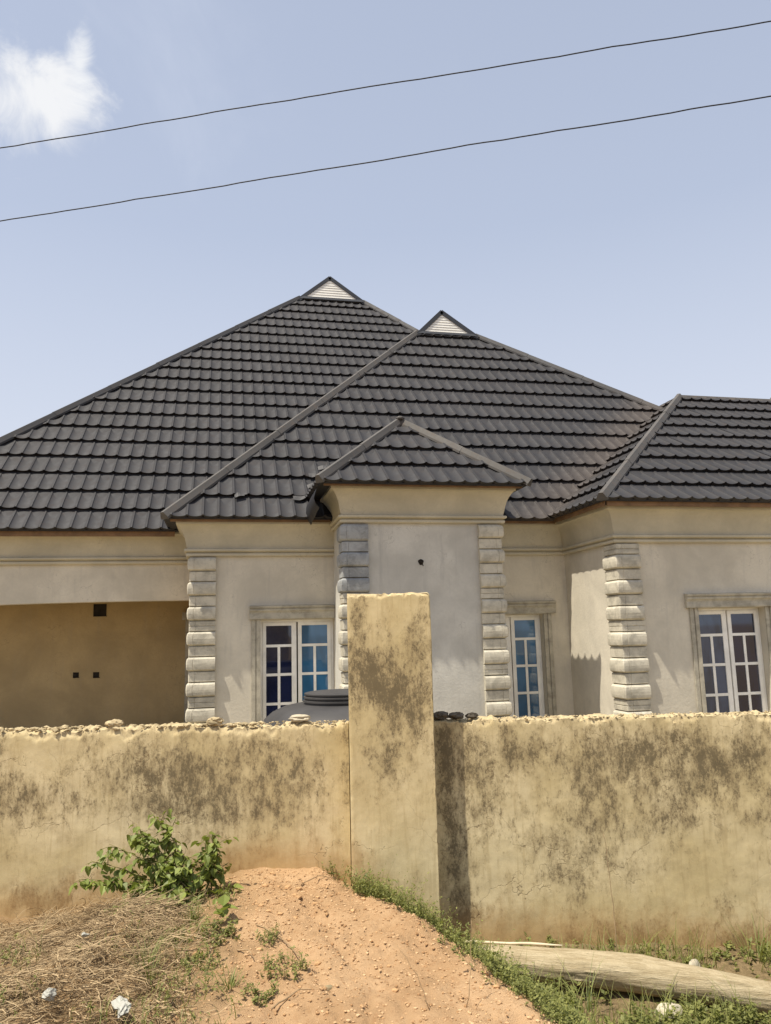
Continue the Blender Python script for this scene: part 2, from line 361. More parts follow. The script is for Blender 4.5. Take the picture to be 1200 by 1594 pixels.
def wall_panel(x0, x1, c, ztop, thick, stains, res, name, jag=.02, chip=True, zbot=-2.5, tilt=0):
    """front sheet with relief, rough broken top, back and ends; x is measured along the house axis"""
    w = MB(); S = []; SO = []; ED = []
    n = max(2, int((x1-x0)/res)); nz_ = int((ztop-zbot)/res)
    tops = []
    for i in range(n+1):
        x = x0+(x1-x0)*i/n
        t = ztop+jag*(fbm((x*2.1, 4, c))*.9+noise.cell(Vector((x*11, 2, c)))*.55-.3+fbm((x*34, 1, c))*.6)
        tops.append(t)
    def put(x, z, off, e):
        q = wallpt(x, c)-WN*off*1.0
        gh = ground_h(q.x, q.y-.05, False)
        drip = 1.3*max(0, noise.noise(Vector((x*6, 3, 0)))+.1)*math.exp(-max(0, -.66-z)/(.12+.25*abs(noise.noise(Vector((x*3, 8, 0))))))
        damp = .9*max(0, fbm((x*2.2, 14, z*2))+.12)*math.exp(-max(0, z-gh)/.14)
        w.v.append((q.x, q.y, z)); S.append(stain_shade(x, z, stains)+drip+damp)
        SO.append(max(0, 1-(z-gh)/.38)); ED.append(e)
    rows = nz_
    for j in range(rows+1):
        f = j/rows
        for i in range(n+1):
            x = x0+(x1-x0)*i/n; z = zbot+(tops[i]-zbot)*f
            r = .008*fbm((x*1.6, z*1.6, c))+.0012*fbm((x*11, z*11, c*2))+.0008*fbm((x*40, z*40, 1))
            e = 0; dt = tops[i]-z
            if chip:
                lim = (.022 if x < .4 else .004)+.045*fbm((x*5, 9, c))+.03*fbm((x*17, 5, c))
                k = sst(lim+.012, lim-.012, dt)
                if lim > 0: r -= .014*k+.008*k*fbm((x*26, z*26, 3)); e = k
            e = max(e, sst(.018, .0, dt))
            put(x, z, r, e)
    b0 = len(w.v)
    for dpt in (.33, .66, 1.):
        for i in range(n+1):
            x = x0+(x1-x0)*i/n
            put(x, tops[i]+.022*fbm((x*14, dpt*7, c))+(.012 if dpt < 1 else -.01), -thick*dpt, 1)
    for i in range(n+1):
        x = x0+(x1-x0)*i/n; put(x, zbot, -thick, 0)
    tot = rows+1+4
    for j in range(tot-1):
        for i in range(n):
            a = j*(n+1)+i; w.f.append((a, a+1, a+n+2, a+n+1))
    w.f.append(tuple(j*(n+1) for j in range(tot))[::-1]); w.f.append(tuple(j*(n+1)+n for j in range(tot)))
    w.a = {'stain_shade': S, 'soil': SO, 'edge': ED}
    return w.build(name, M['bwall'], BW, smooth=False)
def smooth_angle(o, ang=50):
    me = o.data; me.polygons.foreach_set('use_smooth', [True]*len(me.polygons)); me.set_sharp_from_angle(angle=R(ang))
o = wall_panel(-1.75, .93, 6.02, -.665, .16, STAINS_SHADE, .014, 'wall_panel', .026); smooth_angle(o)
o = wall_panel(-7., -1.75, 6.02, -.66, .16, STAINS_SHADE, .05, 'wall_panel'); smooth_angle(o)
o = wall_panel(1.49, 4.1, 6.02, -.655, .16, STAINS_SHADE, .014, 'wall_panel', .016); smooth_angle(o, 30)
o = wall_panel(4.1, 9.5, 6.02, -.65, .16, STAINS_SHADE, .05, 'wall_panel'); smooth_angle(o)
# pillar: slightly irregular shaft with a ragged crown
def pillar():
    w = MB(); S = []; SO = []; ED = []
    x0, x1, yc, th, zb = .912, 1.506, 5.866, .30, -2.4
    a = wallpt(x0, yc); bb = wallpt(x1, yc); dep = WN*th
    per = []
    nf, ns = 46, 14
    for i in range(nf): per.append((a.lerp(bb, i/nf), -WN, 0))
    for i in range(ns): per.append((bb+dep*(i/ns), WT, 1))
    for i in range(nf): per.append(((bb+dep).lerp(a+dep, i/nf), WN, 2))
    for i in range(ns): per.append((a+dep*(1-i/ns), -WT, 3))
    rows = 190; np_ = len(per)
    def top(q): return .285+.016*fbm((q.x*9, q.y*9, 2))+.010*fbm((q.x*31, q.y*31, 4))
    for j in range(rows+1):
        for q, nrm, sd in per:
            t = top(q); z = zb+(t-zb)*(j/rows)
            r = .004*fbm((q.x*3, q.y*3, z*2))+.0007*fbm((q.x*22, q.y*22, z*22))
            # corner wear
            dc = min((q-cc).length for cc in (a, bb, a+dep, bb+dep))
            e = 0
            if dc < .012: r -= .004+.010*max(0, fbm((q.x*5, 3, z*16)))
            lim = .012+.012*fbm((q.x*20, q.y*20, 8)); dt = t-z
            if dt < lim: r -= .014; e = 1
            v = q+nrm*r; w.v.append((v.x, v.y, z))
            S.append(stain_shade(q.x, z, PSTAINS_SHADE) if sd in (0, 1) else .3)
            SO.append(max(0, 1-(z-ground_h(q.x, q.y-.1, False))/.45)); ED.append(e)
    for j in range(rows):
        for i in range(np_):
            k = (i+1) % np_; w.f.append((j*np_+i, j*np_+k, (j+1)*np_+k, (j+1)*np_+i))
    c0 = rows*np_; cen = (a+bb+dep)/2; w.v.append((cen.x, cen.y, .28)); S.append(.4); SO.append(0); ED.append(1)
    for i in range(np_): w.f.append((c0+i, c0+(i+1) % np_, len(w.v)-1))
    w.a = {'stain_shade': S, 'soil': SO, 'edge': ED}
    o = w.build('pillar', M['bwall'], BW); smooth_angle(o, 45)
pillar()
def lump(c, r, mat_, name, parent=None, seed=0, sq=(1, 1, .6), sub=3, rough=.35, rot=0):
    bm = bmesh.new(); bmesh.ops.create_icosphere(bm, subdivisions=sub, radius=1)
    for v in bm.verts:
        d = v.co.normalized(); k = 1+rough*noise.fractal(d*1.6+Vector((seed*3.7, seed, 0)), 1, 2, 3)+rough*.35*noise.noise(d*5+Vector((seed, 0, 0)))
        k = min(k, 1.12)
        v.co = Vector((d.x*sq[0], d.y*sq[1], d.z*sq[2]))*k*r
    bmesh.ops.rotate(bm, verts=bm.verts, cent=(0, 0, 0), matrix=Matrix.Rotation(rot, 3, 'Z'))
    me = bpy.data.meshes.new(name); bm.to_mesh(me); bm.free(); me.materials.append(mat_)
    o = bpy.data.objects.new(name, me); link(o, parent); o.location = c
    if parent is not None: o.location = Vector(c)-Vector(parent['base'])
    me.polygons.foreach_set('use_smooth', [sub > 2]*len(me.polygons)); 
    if sub > 2: me.set_sharp_from_angle(angle=R(28))
    return o
M['rubble'] = simple('broken_mortar', (.40, .32, .19), .95, .1, .4, 14, .6, 60)
M['whitestone'] = simple('pale_stone', (.44, .39, .29), .9, .1, .15, 20, .5, 50)
M['darkstone'] = simple('blackened_mortar', (.10, .085, .065), .95, .1, .5, 20, .6, 60)
# crumbled mortar along the wall head, one mass
rb = MB()
def add_lump(mb, c, r, seed, sq=(1, 1, .6)):
    bm = bmesh.new(); bmesh.ops.create_icosphere(bm, subdivisions=1, radius=1)
    vs = []
    for v in bm.verts:
        d = v.co.normalized(); k = 1+random.uniform(-.38, .25)
        vs.append((c[0]+d.x*sq[0]*k*r, c[1]+d.y*sq[1]*k*r, c[2]+d.z*sq[2]*k*r))
    mb.add(vs, [[v.index for v in f.verts] for f in bm.faces]); bm.free()
for k in range(1500):
    x = random.uniform(-2.2, 4.5)
    if .9 < x < 1.5: continue
    c = random.uniform(.0, .15); q = wallpt(x, 6.02)+WN*c
    big = (x < .3 and random.random() < .35)
    r = random.uniform(.009, .022) if big else random.uniform(.003, .010)
    add_lump(rb, (q.x, q.y, -.655+random.uniform(-.008, .012)), r, k, (1.4, 1, .6))
tag(rb.build('rubble', M['rubble'], BW, smooth=False), 'crumbled pale mortar crust along the broken wall head', kind='stuff')
def on_head(x, off=.05, z=-.64): q = wallpt(x)+WN*off; return (q.x, q.y, z)
o = lump(on_head(.575, .05, -.615), .066, M['whitestone'], 'stone', None, 4, (1.25, .7, .42), 3, .35, -.1)
tag(o, 'flat pale stone lying on the wall head in front of the black tank', 'stone')
o = lump(on_head(-.04, .04, -.625), .055, M['rubble'], 'stone', None, 9, (1.1, .8, .6), 3, .45)
tag(o, 'fist sized mortar lump on the wall head below the left quoin column', 'stone')
o = lump(on_head(-.78, .05, -.625), .055, M['rubble'], 'stone', None, 13, (1.2, .8, .6), 3, .4)
tag(o, 'rounded yellowish mortar lump on the wall head in front of the dark porch', 'stone')
for k, (x, r, lab) in enumerate([(1.60, .05, 'blackened mortar lump on the wall head touching the right side of the pillar'), (1.71, .045, 'blackened mortar lump on the wall head, middle one of three beside the pillar'),
                     (1.82, .036, 'blackened round pebble on the wall head, farthest of three from the pillar')]):
    o = lump(on_head(x, .05, -.635+r*.3), r, M['darkstone'], 'stone', None, 20+k, (1.3, .9, .6), 3, .4)
    tag(o, lab, 'stone', 'dark stones on the wall beside the pillar')

# ------------------------------------------------------------------ house
H = empty('house', (2.6, 12., -2.2), 'single storey house with cream rendered walls, cement quoins and charcoal stepped tile roofs', 'house')
XB, YA, YB, XP1, XP2, YP, XD, YD = -.458, 13.2, 12., 1.738, 4.14, 10.963, 5.648, 10.26
def wall_x(x0, x1, y, z0, z1, opens, th, matn, back=True):
    """wall along x, front at y, with openings (xa, xb, za, zb); returns a builder"""
    w = MB()
    xs = sorted({x0, x1, *[o[0] for o in opens], *[o[1] for o in opens]}); zs = sorted({z0, z1, *[o[2] for o in opens], *[o[3] for o in opens]})
    solid = lambda i, j: 0 <= i < len(xs)-1 and 0 <= j < len(zs)-1 and not any(o[0] <= xs[i] < o[1] and o[2] <= zs[j] < o[3] for o in opens)
    for i in range(len(xs)-1):
        for j in range(len(zs)-1):
            if not solid(i, j): continue
            a, b_, c, d = xs[i], xs[i+1], zs[j], zs[j+1]
            w.add([(a, y, c), (b_, y, c), (b_, y, d), (a, y, d)], [(0, 1, 2, 3)])
            w.add([(a, y+th, c), (b_, y+th, c), (b_, y+th, d), (a, y+th, d)], [(3, 2, 1, 0)])
            if not solid(i-1, j): w.add([(a, y, c), (a, y, d), (a, y+th, d), (a, y+th, c)], [(0, 1, 2, 3)])
            if not solid(i+1, j): w.add([(b_, y, c), (b_, y+th, c), (b_, y+th, d), (b_, y, d)], [(0, 1, 2, 3)])
            if not solid(i, j-1): w.add([(a, y, c), (a, y+th, c), (b_, y+th, c), (b_, y, c)], [(0, 1, 2, 3)])
            if not solid(i, j+1): w.add([(a, y, d), (b_, y, d), (b_, y+th, d), (a, y+th, d)], [(0, 1, 2, 3)])
    return w
ZF, ZT = -2.25, 1.74
WINS = [(.60, 1.735), (4.15, 5.20), (6.88, 8.01)]
WZ0, WZ1 = -1.55, .235
w = wall_x(XB, XD+.0, YB, ZF, ZT, [(a, b_, WZ0, WZ1) for a, b_ in WINS[:2]], .22, None)
o = w.build('wall', M['wall'], H)
w = wall_x(XD, 15.5, YD, ZF, ZT, [(*WINS[2], WZ0, WZ1)], .22, None); w.build('wall', M['wall'], H)
w = MB(); w.box((XD, YD+.22, ZF), (XD+.2, YB, ZT)); w.build('wall', M['wall'], H)
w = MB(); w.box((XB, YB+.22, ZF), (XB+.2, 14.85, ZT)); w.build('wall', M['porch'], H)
w = MB(); w.box((XP1, YP, ZF), (XP2, YP+.2, 2.10)); w.box((XP1, YP+.2, ZF), (XP1+.15, YB-.002, 2.10)); w.box((XP2-.15, YP+.2, ZF), (XP2, YB-.002, 2.10))
w.box((XP1, YB-.002, ZT+.0), (XP2, YB+.6, 2.10))
w.build('portico_wall', M['wallcool'], H)
w = MB(); w.box((XB+.2, 13.6, ZF), (15.5, 13.7, ZT)); w.build('light_stop_wall', M['porch'], H)  # unseen partition added to stop light leaking through the window gaps
# porch: beam with a flat arched soffit, back wall, ceiling, floor, corner column
w = MB(); n = 40; xl, xr = -5.45, XB
arch = lambda x: .612-.024*((x+1.15)/2.2)**2 if x > -4.6 else .612-.024*2.46-.5*((-4.6-x)/.85)**2
for i in range(n+1):
    x = xl+(xr-xl)*i/n
    w.v += [(x, YA, arch(x)), (x, YA, ZT), (x, YA+.24, ZT), (x, YA+.24, arch(x))]
for i in range(n):
    for k in range(4): w.f.append((4*i+k, 4*i+(k+1) % 4, 4*i+4+(k+1) % 4, 4*i+4+k)[::-1])
w.f.append((0, 1, 2, 3)); w.f.append((4*n+3, 4*n+2, 4*n+1, 4*n))
w.build('porch_beam', M['wall'], H)
w = MB(); w.box((-5.45, YA, ZF), (-5.05, YA+.4, arch(-5.2))); w.build('porch_column', M['wall'], H)
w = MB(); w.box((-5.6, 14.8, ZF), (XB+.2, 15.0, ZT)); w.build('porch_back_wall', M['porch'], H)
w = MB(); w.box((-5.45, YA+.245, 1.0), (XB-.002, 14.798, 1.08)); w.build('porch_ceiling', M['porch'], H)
w = MB(); w.box((-5.6, YA-.05, ZF), (XB-.002, 14.798, -1.75)); w.build('porch_floor', simple('porch_screed', (.33, .28, .2), .9, .2, .2, 3), H)
# dark plates painted as the shade inside openings in the porch back wall
for (x, z, s) in [(-2.12, .535, .105), (-2.49, -.60, .042), (-2.15, -.61, .045)]:
    k = MB(); y = 14.8; rr = .012
    k.box((x-s, y-.006, z-s), (x+s, y-.002, z+s)); k.box((x-s-.012, y-.014, z-s-.012), (x+s+.012, y-.007, z-s)); k.box((x-s-.012, y-.014, z-s), (x-s, y-.007, z+s))
    k.build('wall_box', M['dark'], H)
k = MB(); k.box((-.62, 14.70, ZF), (XB-.004, 14.797, .32)); k.box((-.68, 14.66, .32), (XB-.004, 14.797, .46)); k.build('door_casing', M['trim'], H)
# hole shade painted as a dark disc, with a stub of cable, on the portico wall
k = MB()
for i in range(12):
    a = i/12*2*math.pi; k.v.append((2.881+.042*math.cos(a)*(1+.2*math.sin(3*a)), YP-.003, 1.012+.045*math.sin(a)))
k.f.append(tuple(range(12))[::-1]); k.tube([(2.87, YP-.003, 1.02), (2.885, YP-.06, 1.0), (2.90, YP-.05, .95)], .008)
k.build('cable_hole', M['dark'], H)

# cornice swept along the wall tops
PROF = [(.0, .0), (.045, .002), (.056, .014), (.056, .042), (.040, .052), (.030, .056), (.030, .064), (.060, .070), (.080, .082), (.080, .108), (.062, .120), (.040, .124), (.040, .136), (.052, .18),
        (.066, .25), (.085, .32), (.115, .39), (.155, .45), (.185, .475), (.20, .480), (.20, .53), (.0, .53)]
def sweep(path, z0, name, matn, prof=PROF, scale_h=1.):
    P = [Vector(p) for p in path]; w = MB(); nr = []
    for i in range(len(P)-1):
        d = (P[i+1]-P[i]).normalized(); nr.append(Vector((d.y, -d.x)))
    np_ = len(prof)
    for i, p in enumerate(P):
        a = nr[max(i-1, 0)]; b_ = nr[min(i, len(nr)-1)]; mt = (a+b_)/(1+a.dot(b_))
        for o_, z in prof: w.v.append((p.x+mt.x*o_, p.y+mt.y*o_, z0+z*scale_h))
    for i in range(len(P)-1):
        for k in range(np_-1): w.f.append((i*np_+k, (i+1)*np_+k, (i+1)*np_+k+1, i*np_+k+1))
    w.f.append(tuple(range(np_))); w.f.append(tuple((len(P)-1)*np_+k for k in range(np_))[::-1])
    o = w.build(name, matn, H); smooth_angle(o, 32)
    return o
e = .003
sweep([(-5.45, YA-e), (XB-e, YA-e), (XB-e, YB-e), (XP1, YB-e)], 1.209, 'cornice', M['cornice'])
sweep([(XP2, YB-e), (XD-e, YB-e), (XD-e, YD-e), (15.4, YD-e)], 1.209, 'cornice', M['cornice'])
sweep([(XP1-e, YB+.35), (XP1-e, YP-e), (XP2+e, YP-e), (XP2+e, YB+.35)], 1.585, 'cornice', M['cornice'])

# quoins: alternating half round and flat cement blocks, every third flat one with a groove
def quoin(xi, xo, yf, side, back, z0, z1, kind, matn):
    """xi inner x, xo outer corner x, yf front y, back = y where the side return ends"""
    w = MB(); sx = 1 if xo > xi else -1
    if kind == 'round':
        prof = [(z0, .0), (z0+.012, .022)]+[(z0+(z1-z0)*t, .022+.022*math.sin(math.pi*(.12+.80*t))**.8) for t in (.12, .3, .5, .7, .85)]+[(z1-.012, .020), (z1, .0)]
    elif kind == 'groove':
        zm = (z0+z1)/2; prof = [(z0, -.006), (z0+.01, .012), (zm-.008, .012), (zm, .0), (zm+.008, .012), (z1-.01, .012), (z1, -.006)]
    else: prof = [(z0, -.006), (z0+.01, .012), (z1-.01, .012), (z1, -.006)]
    def ring(z, b_):
        j = lambda k: .0025*noise.noise(Vector((xo*9+k, z*30, k)))
        xe = xo+sx*b_; ye = yf-b_; xg = xe-sx*.095
        return [(xi, yf+.05, z), (xi, ye+.004+j(1), z), (xg-sx*.006, ye+j(2), z), (xg, ye+.007, z), (xg+sx*.006, ye+j(3), z), (xe-sx*.014, ye+j(4), z),
                (xe, ye+.014, z), (xe+j(5), back-.03, z), (xe-sx*.01, back, z), (xo-sx*.08, back, z), (xo-sx*.08, yf+.05, z)]
    rings = [ring(*q) for q in prof]; n = len(rings[0])
    for r_ in rings: w.v += r_
    for i in range(len(rings)-1):
        for k in range(n):
            q = (i*n+k, i*n+(k+1) % n, (i+1)*n+(k+1) % n, (i+1)*n+k); w.f.append(q if sx > 0 else q[::-1])
    w.f.append(tuple(range(n))[::-1] if sx > 0 else tuple(range(n))); w.f.append(tuple((len(rings)-1)*n+k for k in range(n)) if sx > 0 else tuple((len(rings)-1)*n+k for k in range(n))[::-1])
    w.build('quoin_block', matn, H)
def quoins(xi, xo, yf, back, top, matsel, start=0, first=.211):
    z = top; i = start
    while z > -2.1:
        h = (first if i == start else .211) if i % 2 == 0 else .160
        kind = 'round' if i % 2 == 0 else ('groove' if (i//2) % 3 == 2 else 'flat')
        quoin(xi, xo, yf, 0, back, z-h+.007, z, kind, matsel(z)); z -= h; i += 1
quoins(-.07, -.445, 11.955, 12.30, 1.195, lambda z: M['quoin'])
quoins(2.09, 1.715, 10.918, 11.24, 1.565, lambda z: M['quoinblue'] if z > .75 else M['quoin'], 0, .25)
quoins(3.775, 4.125, 10.918, 11.24, 1.565, lambda z: M['quoin'])
quoins(5.985, 5.625, 10.215, 10.60, 1.195, lambda z: M['quoin'], -1, .1)

# windows
def window(x0, x1, y, rows, gl, gr, ajar, label=None):
    yo = y+.13; hh = WZ1-WZ0-.02; z1 = WZ1-.001
    fr = MB(); fw = .04
    fr.box((x0+.004, yo, z1-hh), (x0+fw, yo+.07, z1)); fr.box((x1-fw, yo, z1-hh), (x1-.004, yo+.07, z1))
    fr.box((x0+fw, yo, z1-.035), (x1-fw, yo+.07, z1)); fr.box((x0+fw, yo, z1-hh), (x1-fw, yo+.07, z1-hh+.035))
    root = fr.build('window', M['frame'], H)
    if label: root['label'] = label
    xm = (x0+x1)/2
    zt, zb = z1-.037, z1-hh+.037
    for s in (0, 1):
        a, b_ = (x0+fw+.002, xm-.012) if s == 0 else (xm+.012, x1-fw-.002)
        sash = MB(); pane = MB(); th0, th1 = -.012, .035
        piv = Vector((b_ if s else a, yo, 0)); rot = Matrix.Rotation(ajar[s], 3, 'Z')
        def bx(mb, p, q, o_=0):
            k = len(mb.v); mb.box(p, q)
            for i in range(k, len(mb.v)): mb.v[i] = tuple(rot @ (Vector(mb.v[i])-piv)+piv)
        sl, sr = (.05, .075) if s == 0 else (.06, .055)
        bx(sash, (a, yo+th0, zb), (a+sl, yo+th1, zt)); bx(sash, (b_-sr, yo+th0, zb), (b_, yo+th1, zt))
        bx(sash, (a+sl, yo+th0+.001, zt-.05), (b_-sr, yo+th1-.001, zt)); bx(sash, (a+sl, yo+th0+.001, zb), (b_-sr, yo+th1-.001, zb+.05))
        zz = zt-.05; hs = [.285]; rest = (zt-.05-.285-zb-.05-.04*rows)/rows
        pa, pb = a+sl, b_-sr; mid = (pa+pb)/2
        panes = [(pa, pb, zz-.285, zz)]; zz -= .285
        for r_ in range(rows):
            bx(sash, (pa, yo+th0+.003, zz-.04), (pb, yo+th1-.003, zz)); zz -= .04
            bx(sash, (mid-.020, yo+th0+.005, zz-rest), (mid+.020, yo+th1-.005, zz))
            panes += [(pa, mid-.020, zz-rest, zz), (mid+.020, pb, zz-rest, zz)]; zz -= rest
        so = sash.build('sash', M['frame'], root)
        for (qa, qb, qz, qt) in panes:
            pm = MB(); bx(pm, (qa-.004, yo+.004, qz-.004), (qb+.004, yo+.010, qt+.004))
            pm.build('pane', (gl, gr)[s], root)
    # a room-dark board far behind the glass keeps the sky out
    sill = MB(); sill.box((x0-.06, y-.06, WZ0-.07), (x1+(.06 if x1 not in (1.735,) else 0), y-.002, WZ0-.002)); sill.build('window_sill', M['trim'], H)
    return root
window(*WINS[0], YB, 3, M['glassdark'], M['skyglass'], (0, R(-2.2)))
window(*WINS[1], YB, 3, M['skyglass'], M['skyglass'], (0, R(-2.5)))
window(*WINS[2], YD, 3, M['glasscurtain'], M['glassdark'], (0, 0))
# hoods and jamb mouldings
HOOD = [(.0, 0), (.055, .0), (.058, .02), (.052, .09), (.060, .115), (.075, .125), (.078, .15), (.066, .158), (.072, .168), (.088, .175), (.09, .20), (.0, .212)]
def hood(xa, xb, y):
    w = MB(); n = len(HOOD)
    for x in (xa, xb):
        for o_, z in HOOD: w.v.append((x, y-.003-o_, WZ1+.012+z))
    for k in range(n): w.f.append((k, (k+1) % n, n+(k+1) % n, n+k)[::-1])
    w.f.append(tuple(range(n))); w.f.append(tuple(n+k for k in range(n))[::-1])
    w.build('window_hood', M['trim'], H)
hood(.435, XP1-.006, YB); hood(XP2+.006, 5.41, YB); hood(6.685, 8.20, YD)
def jamb(xa, xb, y):
    w = MB(); t = (xb-xa)
    w.box((xa, y-.026, WZ0-.0), (xa+t*.42, y-.003, WZ1+.010)); w.box((xa+t*.42, y-.014, WZ0), (xa+t*.56, y-.003, WZ1+.010)); w.box((xa+t*.56, y-.032, WZ0), (xb, y-.003, WZ1+.010))
    w.build('window_jamb', M['trim'], H)
jamb(.465, .60, YB); jamb(5.20, 5.335, YB); jamb(6.745, 6.88, YD); jamb(8.01, 8.145, YD)

# ------------------------------------------------------------------ roofs
TW, TC, LIP = .228, .555, .062
COLS = [0, .055, .075, .14, .26, .42, .58, .74, .86, .925, .945, 1.0]
def pz(t):
    if t < .07 or t > .93: return .007
    return -.004-.023*max(0., math.sin(math.pi*(t-.075)/.85))**.8
def tile_mesh_data():
    v = []; f = []; n = len(COLS)
    pm = lambda t, k: pz(t)
    for t in COLS: v.append((t*TW, .030, pm(t, .9)+.004))
    for t in COLS: v.append((t*TW, .004, pm(t, 1.05)+LIP-.008))
    for t in COLS: v.append((t*TW, -.002, pm(t, 1.05)+LIP+.002))
    for t in COLS: v.append((t*TW, .02, pm(t, 1)+LIP+.006))
    for t in COLS: v.append((t*TW, TC+.03, pm(t, .22)-.008))
    for j in range(4):
        for i in range(n-1): f.append((j*n+i, j*n+i+1, (j+1)*n+i+1, (j+1)*n+i))
    return v, f
TV, TF = tile_mesh_data()
tile_me = bpy.data.meshes.new('roof_tile'); tile_me.from_pydata(TV, [], TF); tile_me.materials.append(M['tile']); tile_me.update()
tile_me.polygons.foreach_set('use_smooth', [True]*len(tile_me.polygons)); tile_me.set_sharp_from_angle(angle=R(50))
TILES = []          # (distance, roof object, matrix, mesh data or None)
class Roof:
    def __init__(s, xl, xr, yf, z0, ytop, xtl, xtr, T, gable, yb, label):
        s.xl, s.xr, s.yf, s.z0, s.T = xl, xr, yf, z0, T
        s.yt = ytop; s.xtl, s.xtr = xtl, xtr; s.zt = z0+T*(ytop-yf)
        s.Tl = (s.zt-z0)/(xtl-xl); s.Tr = (s.zt-z0)/(xr-xtr); s.yb = yb
        A, B, C, D = Vector((xl, yf, z0)), Vector((xr, yf, z0)), Vector((xtr, ytop, s.zt)), Vector((xtl, ytop, s.zt))
        s.C, s.D, s.A, s.B = C, D, A, B
        w = MB()
        if gable:
            s.apex = Vector(gable); G = Vector((gable[0], yb-4, gable[2]))
            BL, BR = Vector((xl, yb, z0)), Vector((xr, yb, z0)); D2, C2 = Vector((xtl, yb-4, s.zt)), Vector((xtr, yb-4, s.zt))
            low = [q-Vector((0, 0, .02)) for q in (A, B, BL, BR)]
            vs = [A, B, C, D, s.apex, G, BL, BR, *low, D2, C2]
            fs = [(0, 1, 2, 3), (0, 3, 12, 6), (3, 4, 5, 12), (2, 13, 5, 4), (1, 7, 13, 2), (3, 2, 4), (12, 5, 13), (6, 12, 13, 7), (0, 8, 9, 1), (0, 6, 10, 8), (1, 9, 11, 7), (6, 7, 11, 10), (8, 10, 11, 9)]
        else:
            ybt = yb-(ytop-yf) if yb-(ytop-yf) > ytop else ytop+.001
            C2, D2 = Vector((xtr, ybt, s.zt)), Vector((xtl, ybt, s.zt)); BL, BR = Vector((xl, yb, z0)), Vector((xr, yb, z0))
            vs = [A, B, C, D, C2, D2, BL, BR]+[q-Vector((0, 0, .02)) for q in (A, B, BL, BR)]
            fs = [(0, 1, 2, 3), (0, 3, 5, 6), (1, 7, 4, 2), (3, 2, 4, 5), (6, 5, 4, 7), (0, 8, 9, 1), (0, 6, 10, 8), (1, 9, 11, 7), (6, 7, 11, 10), (8, 10, 11, 9)]
        w.add(vs, fs); s.o = w.build('roof', M['tile'], H); s.o['label'] = label
    def depth(s, p):
        return min(s.z0+s.T*(p.y-s.yf)-p.z, s.z0+s.Tl*(p.x-s.xl)-p.z, s.z0+s.Tr*(s.xr-p.x)-p.z, (s.yb-p.y), p.z-s.z0+.3, (s.zt-p.z+.2) if not hasattr(s, 'apex') else 9)
def clip_tile(M4, poly, jit):
    """cut a tile by the roof face outline (convex, in face coordinates)"""
    bm = bmesh.new(); vs = [bm.verts.new((x+jit[0], y+jit[1], z)) for x, y, z in TV]
    for f in TF: bm.faces.new([vs[i] for i in f])
    n = len(poly)
    for i in range(n):
        a = Vector(poly[i]); b_ = Vector(poly[(i+1) % n]); d = b_-a; nn = Vector((d.y, -d.x, 0))
        if nn.length < 1e-6: continue
        bmesh.ops.bisect_plane(bm, geom=bm.verts[:]+bm.edges[:]+bm.faces[:], plane_co=(a.x, a.y, 0), plane_no=nn, clear_outer=True)
        if not bm.faces: bm.free(); return None
    bm.verts.index_update()
    r_ = ([tuple(v.co) for v in bm.verts], [[v.index for v in f.verts] for f in bm.faces]); bm.free(); return r_
def lay(roof, face, poly3, others, phase=0, k=1.0):
    TC = .555*k
    if face == 'front': u = Vector((1, 0, 0)); v = Vector((0, 1, roof.T)).normalized(); O = roof.A.copy()
    elif face == 'left': u = Vector((0, -1, 0)); v = Vector((1, 0, roof.Tl)).normalized(); O = roof.A.copy()
    else: u = Vector((0, 1, 0)); v = Vector((-1, 0, roof.Tr)).normalized(); O = roof.B.copy()
    n = u.cross(v)
    P2 = [((p-O).dot(u), (p-O).dot(v)) for p in poly3]
    # allow eave overhang
    ext = [(a, b_-.05 if abs(b_) < 1e-4 else b_) for a, b_ in P2]
    umin, umax, vmax = min(p[0] for p in P2), max(p[0] for p in P2), max(p[1] for p in P2)
    area = sum(ext[i][0]*ext[(i+1) % len(ext)][1]-ext[(i+1) % len(ext)][0]*ext[i][1] for i in range(len(ext)))
    if area < 0: ext = ext[::-1]
    def inside(x, y):
        for i in range(len(ext)):
            a = ext[i]; b_ = ext[(i+1) % len(ext)]
            if (b_[0]-a[0])*(y-a[1])-(b_[1]-a[1])*(x-a[0]) < -1e-6: return False
        return True
    j = 0
    while j*TC-.035 < vmax:
        v0 = j*TC-.035; i = int(math.floor(umin/TW))-1
        sh = .0
        while i*TW < umax:
            u0 = i*TW+phase+sh; i += 1
            cs = [(u0, v0), (u0+TW, v0), (u0+TW, v0+TC), (u0, v0+TC)]
            ins = [inside(*c) for c in cs]
            if not any(ins) and not inside(u0+TW/2, v0+TC/2): continue
            cen = O+u*(u0+TW/2)+v*(v0+TC/2)+n*.02
            if any(q.depth(cen) > .16 for q in others): continue
            px, py, d = project(cen)
            jit = .007*noise.noise(Vector((i//6*1.7+.3, j*3.1+.2, face == 'left'))); sv = .022*noise.noise(Vector((i//6*2.3+.4, j*1.9+.3, 7)))
            Mt = Matrix((u, v, n)).transposed().to_4x4(); Mt.translation = O+u*u0+v*(v0+(sv if j else 0))+n*(.004+jit)
            Mt = Mt @ Matrix.Rotation(.006*noise.noise(Vector((i*.7, j*1.3, 5))), 4, 'X')
            Mt = Mt @ Matrix.Diagonal((1, k, 1, 1))
            data = None
            if not all(ins):
                data = clip_tile(None, [(a-u0, (b_-v0)/k) for a, b_ in ext], (0, 0))
                if data is None: continue
            vis = -30 < px < 1230 and 380 < py < 900 and face != 'right' and n.dot(cen) < 0
            TILES.append((d if vis else d+1000, roof.o, Mt, data))
        j += 1
Z3 = Vector((0, 0, 0))
R1 = Roof(-5.76, 10.4, 12.82, 1.735, 20.68, 2.13, 3.97, .975, (2.99, 20.68, 10.06), 32, 'large main roof rising behind the others')
